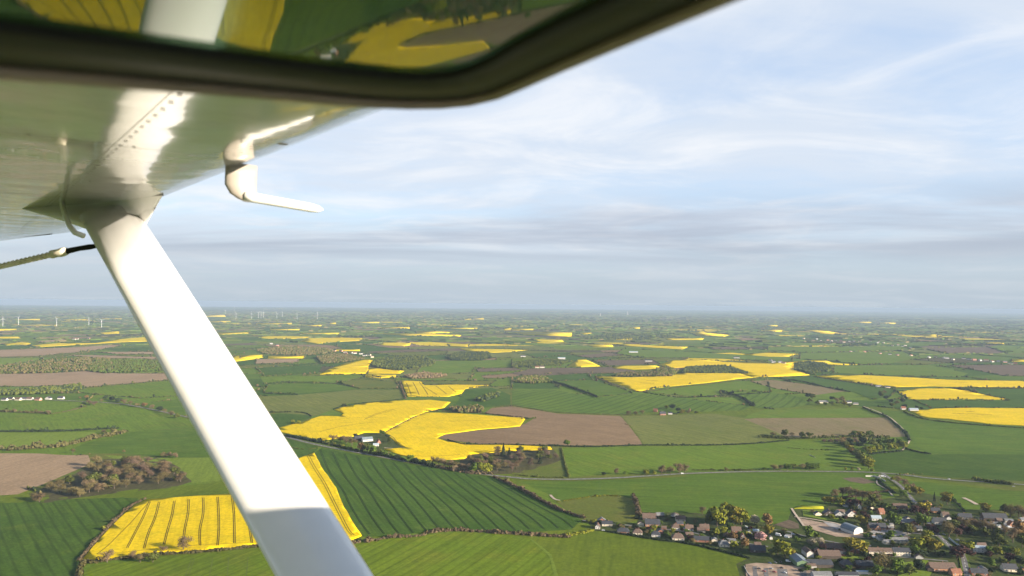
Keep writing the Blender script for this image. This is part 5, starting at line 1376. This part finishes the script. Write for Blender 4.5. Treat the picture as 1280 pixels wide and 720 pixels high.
M['fairpaint'] = paint_mat('satin_fairing_paint', (.86, .84, .80), .55, 0, 0, 1, .03)
M['mastpaint'] = paint_mat('worn_mast_paint', (.33, .30, .265), .35, .3, 0, 1, .12)
M['rivet'] = plain('rivet_heads', (.20, .18, .16), .5)
M['seam'] = plain('skin_seam', (.30, .28, .25), .6)
M['rubber'] = plain('black_rubber', (.012, .012, .012), .7)
M['winframe'] = plain('brown_window_frame', (.036, .034, .026), .55, 0, .3, .2, 12)
M['winlip'] = plain('tan_frame_lip', (.34, .27, .20), .5, 0, .3, .15, 10)
M['metal'] = plain('vent_tube_metal', (.62, .58, .52), .3, .6, .5)
m, nt, b = nodes_mat('tinted_acrylic')
b.inputs['Base Color'].default_value = (.10, .19, .12, 1); b.inputs['Transmission Weight'].default_value = 1; b.inputs['Roughness'].default_value = .03; b.inputs['IOR'].default_value = 1.38
M['acrylic'] = m

plane = tag(empty('light_aircraft', W0), 'white high wing light aircraft seen from its open left window', 'aircraft')
def apart(mb, name, mats, smooth=False, parent=None):
    """mesh built in world space, hung under the aircraft"""
    o = mb.build(name, mats, None, smooth); o.parent = parent or plane
    o.location = -W0
    if parent: o.location = (0, 0, 0)
    return o

# wing ------------------------------------------------------------------
LEa = wpt(470, 134, .035); LEb = wpt(190, 248, .035)
le_dir = (LEb - LEa).normalized()
tipP = wpt(104, 284, .035)
def LE(t): return LEa + le_dir * t
t_tip = (tipP - LEa).dot(le_dir)
prof = [(-1.50, .010), (-1.2, .002), (-.80, 0.0), (-.45, 0.0), (-.25, .000), (-.16, .003), (-.10, .008), (-.06, .016), (-.03, .026), (-.012, .036), (0, .05), (.004, .066), (0, .085), (-.02, .11), (-.07, .145), (-.18, .18), (-.40, .205), (-.8, .17), (-1.2, .085), (-1.49, .016)]
w = MB()
rings = []
q_ = wpt(0, 297.5, .035) - tipP; ql = q_.length
for t in (-1.6, -1.0, -.5, 0, .4, .8, 1.2, 1.6, 2.0, 2.4, 2.8, t_tip, t_tip + .6, t_tip + 1.2, t_tip + ql, t_tip + ql + .5):
    if t > t_tip + ql + .55: continue
    base = (LE(t) if t <= t_tip else LE(t_tip) + q_ * ((t - t_tip) / ql)) - n_up * .05
    k = 1.0 if t < t_tip + ql + .4 else .55
    cs = 1 - .10 * max(0, t - t_tip)
    rings.append([base + c_ax * (c * cs) + n_up * (z if k == 1 else .03 + (z - .03) * k) for c, z in prof])
w.loft(rings)
def disc(mb, p, n, r, mi, h=.0012, k=8):
    a = n.orthogonal().normalized(); b_ = n.cross(a)
    pts = [p - n * h + (a * math.cos(2 * math.pi * q / k) + b_ * math.sin(2 * math.pi * q / k)) * r for q in range(k)]
    mb.add(pts, [tuple(range(k - 1, -1, -1))], mi)
zl = LE(0) - n_up * .05
def skin(u, c): return LE(u) - n_up * .05 + c_ax * c      # point on the flat lower skin
for cc in (-.30, -.62, -1.0):
    for q in range(90):
        disc(w, skin(-.3 + q * .05, cc), n_up, .0036, 1)
for q in range(90): disc(w, skin(-.3 + q * .05, -.115) + n_up * .006, n_up, .0028, 1)
for uu in (.35, .95, 1.45, 1.95, 2.45, 2.9):
    for q in range(26): disc(w, skin(uu, -.28 - q * .05), n_up, .0036, 1)
def seam(p, q, wd=.004, mi=2, h=.001):
    d = (q - p).normalized(); sd = d.cross(n_up).normalized() * wd / 2
    w.add([p - sd - n_up * h, p + sd - n_up * h, q + sd - n_up * h, q - sd - n_up * h], [(0, 1, 2, 3)], mi)
for uu in (.36, 1.46, 2.46): seam(skin(uu, -.2), skin(uu, -1.45), .002)
seam(skin(-.4, -.31), skin(t_tip - .1, -.31), .0007)
seam(skin(1.75, -1.02), skin(t_tip - .1, -1.02), .008)
M['darkseam'] = plain('panel_gap', (.05, .05, .05), .7)
def sk(X, Y): return wpt(X, Y)
for X, Y in ((158, 128), (150, 143), (166, 152), (140, 163), (160, 170), (128, 178), (150, 186), (118, 205), (135, 207), (152, 205), (168, 203), (240, 150), (262, 160), (330, 165), (380, 150), (415, 140)): disc(w, wpt(X, Y), n_up, random.uniform(.003, .006), 1)
for p, q, wd in (((0, 288), (18, 262), .014), ((32, 291), (76, 277), .010), ((-40, 272), (40, 268), .006)): seam(sk(*p), sk(*q), wd, 3, .002)
for x in range(-10, 90, 9): disc(w, sk(x, 286 - x * .06), n_up, .011, 3, .002); disc(w, sk(x + 4, 276 - x * .04), n_up, .011, 3, .002)
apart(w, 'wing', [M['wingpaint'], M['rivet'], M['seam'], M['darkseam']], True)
wing = bpy.data.objects['wing']
for pol in wing.data.polygons:
    if len(pol.vertices) > 6: pol.use_smooth = False
# inspection plates on the lower skin
def plate(X, Y, r):
    mb = MB(); p = wpt(X, Y); disc(mb, p, n_up, r, 0, .0022, 20); disc(mb, p, n_up, r * .12, 1, .003, 8)
    o = apart(mb, 'inspection_plate', [M['wingpaint'], M['rivet']]); o.parent = wing; o.location = (0, 0, 0)
plate(60, 190, .05); plate(230, 178, .05)
mb = MB()
for X, Y, r in ((276, 193, .009), (296, 181, .010), (353, 177, .010)): disc(mb, wpt(X, Y), n_up, r, 0, .004, 10)
o = apart(mb, 'drain_plug', M['rivet']); o.parent = wing; o.location = (0, 0, 0)

mb = MB(); mb.tube([wpt(-60, 302) - n_up * .004, wpt(0, 296.5) - n_up * .004, wpt(64, 290.5) - n_up * .004], .009, 8)
o = apart(mb, 'aileron_edge', M['darkseam']); o.parent = wing; o.location = (0, 0, 0)
# strut -----------------------------------------------------------------
A_ = CAM + ray(142, 277) * 2.27
B_ = CAM + ray(406, 720) * 1.37
ax = (B_ - A_).normalized()
e1 = (c_ax - ax * c_ax.dot(ax)).normalized(); e2 = ax.cross(e1).normalized()
def section(p, ch, th, k=20):
    pts = []
    for q in range(k):
        a = 2 * math.pi * q / k
        x = math.cos(a); y = math.sin(a) * (1 - .28 * (-x) if x < 0 else 1)      # blunter ahead, finer behind
        pts.append(p + e1 * x * ch / 2 + e2 * y * th / 2)
    return pts
CH, TH = .150, .082
Lst = (B_ - A_).length
sb = MB(); sb.loft([section(A_ + ax * (Lst * k), CH * (1.12 - .06 * k), TH) for k in (-.02, .25, .5, .75, 1.0, 1.5, 2.06)])
strut = apart(sb, 'strut', M['strutpaint'], True)
# fairing cone between strut and wing skin
Pl, Pr = wpt(14, 258), wpt(204, 243)
ctr = (Pl + Pr) / 2; hm = (Pr - Pl) / 2
fb = MB(); rings = []
k = 20
foot = [ctr + hm * math.cos(2 * math.pi * q / k) + s_ax * .032 * math.sin(2 * math.pi * q / k) for q in range(k)]
sec = section(A_ + ax * .02, CH * 1.128, TH * 1.01, k)
if (foot[5] - ctr).dot(sec[5] - A_) < 0: foot = [ctr + hm * math.cos(2 * math.pi * q / k) - s_ax * .032 * math.sin(2 * math.pi * q / k) for q in range(k)]
for f in (0, .12, .3, .5, .7, .88, 1.0):
    g_ = f ** .75
    rings.append([a.lerp(b_, g_) for a, b_ in zip(foot, sec)])
fb.loft(rings, 0, False)
fair = apart(fb, 'strut_fairing', [M['fairpaint']], True)
mb = MB()
d_ = (CAM - A_).normalized()
pk = on_plane(138, 270, ctr.lerp(A_, .55) + d_ * .045, d_)
mb.tube([pk - d_ * .02, pk + d_ * .004, pk + d_ * .008], [.010, .010, .005], 10); mb_o = apart(mb, 'rubber_plug', M['rubber']); mb_o.parent = fair; mb_o.location = (0, 0, 0)
# fairing edge bead on the wing skin
mb = MB(); mb.tube([p - n_up * .002 for p in foot] + [foot[0] - n_up * .002], .0022, 5, 0, False); o = apart(mb, 'edge_bead', M['seam']); o.parent = fair; o.location = (0, 0, 0)

# fuel vent tube ----------------------------------------------------------
def at(X, Y, t): return CAM + ray(X, Y) * t
mb = MB()
v0 = wpt(80, 250)
dv = (v0 - CAM).dot(fw)
mb.tube([v0 + n_up * .01, at(78, 256, dv * .97), at(82, 270, dv * .93), at(87, 283, dv * .90), at(94, 291, dv * .885), at(105, 295, dv * .885)], .0075, 10)
apart(mb, 'fuel_vent', M['strutpaint'], True)
mb = MB(); disc(mb, v0 + n_up * .001, n_up, .02, 0, .004, 14); o = apart(mb, 'vent_grommet', M['rubber']); o.parent = bpy.data.objects['fuel_vent']; o.location = (0, 0, 0)

# pitot tube --------------------------------------------------------------
pm = wpt(302, 208); td = (pm - CAM).dot(fw)
def psec(p, a, b_, k=16): return [p + c_ax * a * math.cos(2 * math.pi * q / k) + s_ax * b_ * math.sin(2 * math.pi * q / k) for q in range(k)]
mst = MB()
mw = 16.0 / F_PX * td / (c_ax.dot(rt))
bot = at(301, 232, td)
rr = [psec(pm + n_up * .004, mw, .012), psec(pm.lerp(bot, .5), mw, .012), psec(bot, mw * .99, .012)]
q1 = at(304.5, 243, td); rr.append(psec(q1, mw * .86, .0115)); q2 = at(309, 249, td); rr.append(psec(q2, mw * .62, .010)); q3 = at(312, 252.6, td); rr.append(psec(q3, mw * .34, .006))
mst.loft(rr)
pit = empty('pitot_tube', (0, 0, 0)); pit.parent = plane
def ppart(mb, name, mat):
    o = mb.build(name, mat, None, True); o.parent = pit; o.location = -W0; return o
ppart(mst, 'mast', M['mastpaint'])
pb = MB(); e_ = at(398, 258.5, td + .0) - at(318, 247, td)
p0 = at(316, 247.0, td); p1 = p0 + Vector((e_.x, e_.x * c_ax.y / c_ax.x * .55, e_.z))
dd_ = p1 - p0
d1 = p1 - CAM; sc_ = 1.0
pb.tube([p0 - dd_ * .12, p0, p0 + dd_ * .30, p0 + dd_ * .82, p0 + dd_ * .93, p1], [.0105, .0105, .0100, .0095, .0075, .0012], 14)
ppart(pb, 'probe', M['strutpaint'])
if False: cb = MB(); cb.loft([psec(pm + n_up * .003, mw * 1.03, .0135), psec(pm.lerp(bot, .22), mw * 1.03, .0135)])

# opened window, hinged above the camera ------------------------------------
wn = Vector((-.105, -.088, .993)).normalized()
wp0 = CAM + ray(500, 118) * .46
def vpt(X, Y): return on_plane(X, Y, wp0, wn)
cw = (c0 - wn * c0.dot(wn)).normalized(); sw = wn.cross(cw).normalized()
if sw.dot(s_ax) < 0: sw = -sw
def uv(p): q = p - CAM; return q.dot(cw), q.dot(sw)
O_px = P('-60,79 0,84 120,94 240,104 340,113 420,120.5 470,124.5 510,126.5 550,126 585,122.5 620,114 650,101 700,78 760,52 830,22 880,1')
I_px = P('-60,23 0,32 120,48 240,64 340,77 420,87 460,91.5 500,95 535,96 565,93 590,86.5 612,77 650,55 700,29 735,12 762,-1')
O3 = [vpt(*p) for p in O_px]; I3 = [vpt(*p) for p in I_px]
v_h = -.035
def to_v(p, q, vt):          # carry the line p->q on until it meets the hinge line
    a, b_ = uv(p), uv(q); t = (vt - b_[1]) / (b_[1] - a[1]); return q + (q - p) * t
O3.append(to_v(O3[-3], O3[-1], v_h)); I3.append(to_v(I3[-3], I3[-1], v_h + .025))
base_p = lambda u, v: wp0 + cw * (u - uv(wp0)[0]) + sw * (v - uv(wp0)[1])
ou, ov = uv(O3[0]); iu, iv = uv(I3[0])
O3 = [base_p(-.42, v_h), base_p(-.42, ov - .0), O3[0]] + O3; I3 = [base_p(-.395, v_h + .025), base_p(-.395, iv - .0), I3[0]] + I3
O3 = [O3[0], O3[1]] + O3[3:]; I3 = [I3[0], I3[1]] + I3[3:]
win = empty('window', (0, 0, 0)); win.parent = plane
def vpart(mb, name, mats, smooth=False):
    o = mb.build(name, mats, None, smooth); o.parent = win; o.location = -W0; return o
fbm = MB(); n_ = len(O3); hgt = .014
lowo = [p.copy() for p in O3]; lowi = [p + wn * .0005 for p in I3]; midp = [a.lerp(b_, .5) - wn * .001 for a, b_ in zip(O3, I3)]
topo = [p + wn * .009 for p in O3]; topi = [p + wn * .0035 for p in I3]
allv = lowo + midp + lowi + topi + topo; fs = []
for i in range(n_):
    j = (i + 1) % n_
    for r_ in range(5):
        a, b_ = r_ * n_, ((r_ + 1) % 5) * n_
        fs.append((a + i, a + j, b_ + j, b_ + i))
fbm.add(allv, fs)
vpart(fbm, 'window_frame', M['winframe'], True)
lp = MB(); lp.tube([p - wn * .002 for p in O3] + [O3[0] - wn * .002], .0034, 8, 0, False); vpart(lp, 'frame_lip', M['winlip'], True)
sl = MB(); sl.tube([p + wn * .0005 for p in I3] + [I3[0] + wn * .0005], .0030, 8, 0, False); vpart(sl, 'window_seal', M['rubber'], True)
pn = MB(); a_ = [p + wn * .0012 for p in I3]; b2 = [p + wn * .0034 for p in I3]; n2_ = len(a_)
pn.add(a_ + b2, [tuple(range(n2_)), tuple(range(2 * n2_ - 1, n2_ - 1, -1))] + [(i, (i + 1) % n2_, n2_ + (i + 1) % n2_, n2_ + i) for i in range(n2_)])
vpart(pn, 'window_pane', M['acrylic'])

# fuselage beside the camera (throws the shadow on the lower strut) ----------
sh = Vector((-math.sin(R(36)), math.cos(R(36)), 0))
def fp(u, v, z): return CAM + c0 * u + sh * (v - .06) + Vector((0, 0, z))
fu = MB()
def fbox(u0, u1, v0, v1, z0, z1):
    vs = [fp(u, v, z) for z in (z0, z1) for u, v in ((u0, v0), (u1, v0), (u1, v1), (u0, v1))]
    fu.add(vs, [(3, 2, 1, 0), (4, 5, 6, 7), (0, 1, 5, 4), (1, 2, 6, 5), (2, 3, 7, 6), (3, 0, 4, 7)])
EL = 16.0; AZ = -26.0
sun_dir = Vector((math.cos(R(AZ)), math.sin(R(AZ)), 0)) * math.cos(R(EL)) + Vector((0, 0, math.sin(R(EL))))
# the cowl's upper left edge lies where the shadow line on the strut asks for it
Qs = A_ + (B_ - A_) * .755
tq = ((Qs - CAM).dot(sh) + .16) / -sun_dir.dot(sh)
Ce = Qs - CAM + sun_dir * tq
print('COWL EDGE', Ce, 'u', Ce.dot(c0))
COWL = Ce.z
rings = []
for u, k, zt in ((.72, 1.0, COWL), (.95, 1.0, COWL), (1.5, .97, COWL - .06), (2.1, .85, COWL - .16), (2.35, .6, COWL - .3)):
    zc, hz = (zt - 1.15) / 2 - .0, (zt + 1.15) / 2
    ring = []
    for q in range(24):
        a = 2 * math.pi * q / 24; ca, sa = math.cos(a), math.sin(a)
        ring.append(fp(u, -.56 + .54 * k * math.copysign(abs(ca) ** .55, ca), zc + hz * (k if sa < 0 else 1) * math.copysign(abs(sa) ** .55, sa)))
    rings.append(ring)
fu.loft(rings)
fbox(-1.6, .72, -.05, -.02, -1.15, -.42); fbox(-1.6, .72, -1.10, -1.07, -1.15, -.42); fbox(-1.6, .72, -1.07, -.05, -1.15, -1.10)
apart(fu, 'fuselage', M['strutpaint'])
pb = MB()
for v in (-.045, -1.08): pb.tube([fp(.74, v, COWL - .02), fp(.40, v, .17)], .02, 8)
apart(pb, 'windshield_post', M['strutpaint'], True)

# tie-down rope trailing from the strut: a thing of its own -------------------
M['rope'] = plain('pale_rope', (.86, .76, .62), .9, 0, .1, .2, 60)
rope = tag(empty('tie_down_rope', A_), 'pale twisted rope with black wrapped end trailing from the strut top', 'rope')
def rpart(mb, name, mat):
    o = mb.build(name, mat, None, True); o.parent = rope; o.location = -A_; return o
tR = 2.20
cl = [at(124, 307, tR), at(100, 310.5, tR), at(84, 314, tR), at(60, 319, tR + .02), at(30, 326, tR + .05), at(0, 333, tR + .08), at(-60, 349, tR + .12)]
wrap = MB(); wrap.tube([cl[0], cl[0].lerp(cl[1], .5), cl[1], cl[2]], [.0055, .0080, .0072, .0085], 9); rpart(wrap, 'black_wrap', M['rubber'])
strand = MB()
dense = []
for a, b_ in zip(cl[2:], cl[3:]):
    for q in range(14): dense.append(a.lerp(b_, q / 14))
dense.append(cl[-1])
for ph in range(3):
    pts = []
    for i, p in enumerate(dense):
        an = i * .85 + ph * 2.094
        pts.append(p + up * math.cos(an) * .0046 + fw * math.sin(an) * .0046)
    strand.tube(pts, .0050, 6)
rpart(strand, 'twisted_rope', M['rope'])
kn = MB(); kn.tube([cl[2].lerp(cl[3], .0), cl[2].lerp(cl[3], .25), cl[2].lerp(cl[3], .5), cl[2].lerp(cl[3], .8)], [.010, .0135, .0115, .0125], 10); rpart(kn, 'rope_splice', M['rope'])

# ================================================================== LIGHT, SKY, AIR, CAMERA
sd = bpy.data.lights.new('sun', 'SUN'); sd.energy = 5.0; sd.angle = R(.53); sd.color = (1.0, .86, .68)
so = bpy.data.objects.new('sun', sd); COL.objects.link(so); so.rotation_euler = (-sun_dir).to_track_quat('-Z', 'Y').to_euler(); so.location = (0, 0, 500)

wd_ = bpy.data.worlds.new('World'); scene.world = wd_; wd_.use_nodes = True
nt = wd_.node_tree; bg = nt.nodes['Background']; bg.inputs['Strength'].default_value = .097
sky = nt.nodes.new('ShaderNodeTexSky'); sky.sky_type = 'NISHITA'; sky.sun_disc = False
sky.sun_elevation = R(EL); sky.sun_rotation = math.atan2(sun_dir.x, sun_dir.y); sky.altitude = 300; sky.air_density = 1.0; sky.dust_density = 1.2; sky.ozone_density = 1.2
tc = nt.nodes.new('ShaderNodeTexCoord')
sep = nt.nodes.new('ShaderNodeSeparateXYZ'); nt.links.new(tc.outputs['Generated'], sep.inputs[0])
def math_(op, a, b_=None, clamp=False):
    n = nt.nodes.new('ShaderNodeMath'); n.operation = op; n.use_clamp = clamp
    for s_, v in ((0, a), (1, b_)):
        if v is None: continue
        if isinstance(v, (int, float)): n.inputs[s_].default_value = v
        else: nt.links.new(v, n.inputs[s_])
    return n.outputs[0]
zc = math_('MAXIMUM', sep.outputs[2], 0.0); den = math_('ADD', zc, .10)
cu = math_('DIVIDE', sep.outputs[0], den); cvv = math_('DIVIDE', sep.outputs[1], den)
comb = nt.nodes.new('ShaderNodeCombineXYZ'); nt.links.new(cu, comb.inputs[0]); nt.links.new(cvv, comb.inputs[1])
def cloud(rot, sx, sy, scale, detail, lo, hi, off=0.0, rough=.6, dist=.4):
    mp = nt.nodes.new('ShaderNodeMapping'); mp.inputs['Rotation'].default_value = (0, 0, R(rot)); mp.inputs['Scale'].default_value = (sx, sy, 1); mp.inputs['Location'].default_value = (off, off * .7, off)
    nt.links.new(comb.outputs[0], mp.inputs['Vector'])
    n = nt.nodes.new('ShaderNodeTexNoise'); n.inputs['Scale'].default_value = scale; n.inputs['Detail'].default_value = detail; n.inputs['Roughness'].default_value = rough; n.inputs['Distortion'].default_value = dist
    nt.links.new(mp.outputs['Vector'], n.inputs['Vector'])
    r = nt.nodes.new('ShaderNodeMapRange'); r.inputs[1].default_value = lo; r.inputs[2].default_value = hi; r.interpolation_type = 'SMOOTHSTEP'
    nt.links.new(n.outputs['Fac'], r.inputs[0]); return r.outputs[0]
def band(lo0, lo1, hi0, hi1):
    a = nt.nodes.new('ShaderNodeMapRange'); a.inputs[1].default_value = lo0; a.inputs[2].default_value = lo1; a.interpolation_type = 'SMOOTHSTEP'; nt.links.new(sep.outputs[2], a.inputs[0])
    b_ = nt.nodes.new('ShaderNodeMapRange'); b_.inputs[1].default_value = hi0; b_.inputs[2].default_value = hi1; b_.inputs[3].default_value = 1; b_.inputs[4].default_value = 0; b_.interpolation_type = 'SMOOTHSTEP'; nt.links.new(sep.outputs[2], b_.inputs[0])
    return math_('MULTIPLY', a.outputs[0], b_.outputs[0])
SKY = dict(base=(2.00, 2.44, 3.22), veil=(2.58, 2.84, 3.22), white=(3.30, 3.38, 3.52), grey=(1.70, 1.90, 2.28), hor=(1.60, 1.92, 2.20))
col = mixc(nt, .72, sky.outputs[0], SKY['base'])
c1 = cloud(10, .6, .9, .62, 7, .38, .66, 3.1)
c2 = cloud(8, .8, 1.0, 1.3, 8, .42, .72, 9.3, .60, .6)
col = mixc(nt, math_('MULTIPLY', c1, .9), col, SKY['veil'])
col = mixc(nt, math_('MULTIPLY', c2, .85), col, SKY['white'])
gb = math_('MULTIPLY', band(.035, .075, .10, .16), cloud(5, .45, 1.2, .42, 6, .36, .60, 1.7), True)
col = mixc(nt, math_('MULTIPLY', gb, .95), col, SKY['grey'])
hz = band(-1.0, -.9, .01, .12)
col = mixc(nt, math_('MULTIPLY', hz, .75), col, SKY['hor'])
# overhead the thin cloud gives way to a deep clear blue
top = nt.nodes.new('ShaderNodeMapRange'); top.inputs[1].default_value = .40; top.inputs[2].default_value = .62; top.interpolation_type = 'SMOOTHSTEP'; nt.links.new(sep.outputs[2], top.inputs[0])
col = mixc(nt, top.outputs[0], col, mixc(nt, .5, sky.outputs[0], (.35, .55, 1.0)))
nt.links.new(col, bg.inputs['Color'])

# the hazy air over the plain: one closed box
hb = MB(); HX0, HX1, HY0, HY1, HZ0, HZ1 = -52000, 52000, -52000, 56000, -30.0, H + 3.0
hb.add([(HX0, HY0, HZ0), (HX1, HY0, HZ0), (HX1, HY1, HZ0), (HX0, HY1, HZ0), (HX0, HY0, HZ1), (HX1, HY0, HZ1), (HX1, HY1, HZ1), (HX0, HY1, HZ1)],
       [(3, 2, 1, 0), (4, 5, 6, 7), (0, 1, 5, 4), (1, 2, 6, 5), (2, 3, 7, 6), (3, 0, 4, 7)])
hm_ = bpy.data.materials.new('hazy_air'); hm_.use_nodes = True; t_ = hm_.node_tree; t_.nodes.remove(t_.nodes['Principled BSDF'])
pv = t_.nodes.new('ShaderNodeVolumePrincipled'); pv.inputs['Color'].default_value = (.355, .465, .61, 1); pv.inputs['Density'].default_value = 4.3e-5; pv.inputs['Anisotropy'].default_value = 0.0
t_.links.new(pv.outputs[0], t_.nodes['Material Output'].inputs['Volume'])
hz_o = hb.build('haze', hm_); hz_o['kind'] = 'stuff'

cam = bpy.data.cameras.new('camera'); cam.sensor_width = 36; cam.lens = 36 * F_PX / 1280; cam.clip_start = .01; cam.clip_end = 300000
cam.dof.use_dof = True; cam.dof.focus_distance = 60; cam.dof.aperture_fstop = cam.lens / 3.4
co = bpy.data.objects.new('camera', cam); COL.objects.link(co)
co.matrix_world = Matrix(((rt.x, up.x, -fw.x, CAM.x), (rt.y, up.y, -fw.y, CAM.y), (rt.z, up.z, -fw.z, CAM.z), (0, 0, 0, 1)))
scene.camera = co
scene.view_settings.view_transform = 'Standard'; scene.view_settings.look = 'None'; scene.view_settings.gamma = 1; scene.view_settings.exposure = 1.56
scene.view_settings.use_curve_mapping = False
scene.render.engine = 'CYCLES'
cy_ = scene.cycles
cy_.use_denoising = True; cy_.max_bounces = 8; cy_.transmission_bounces = 6; cy_.transparent_max_bounces = 12; cy_.volume_bounces = 0
cy_.use_adaptive_sampling = True; cy_.adaptive_threshold = .02
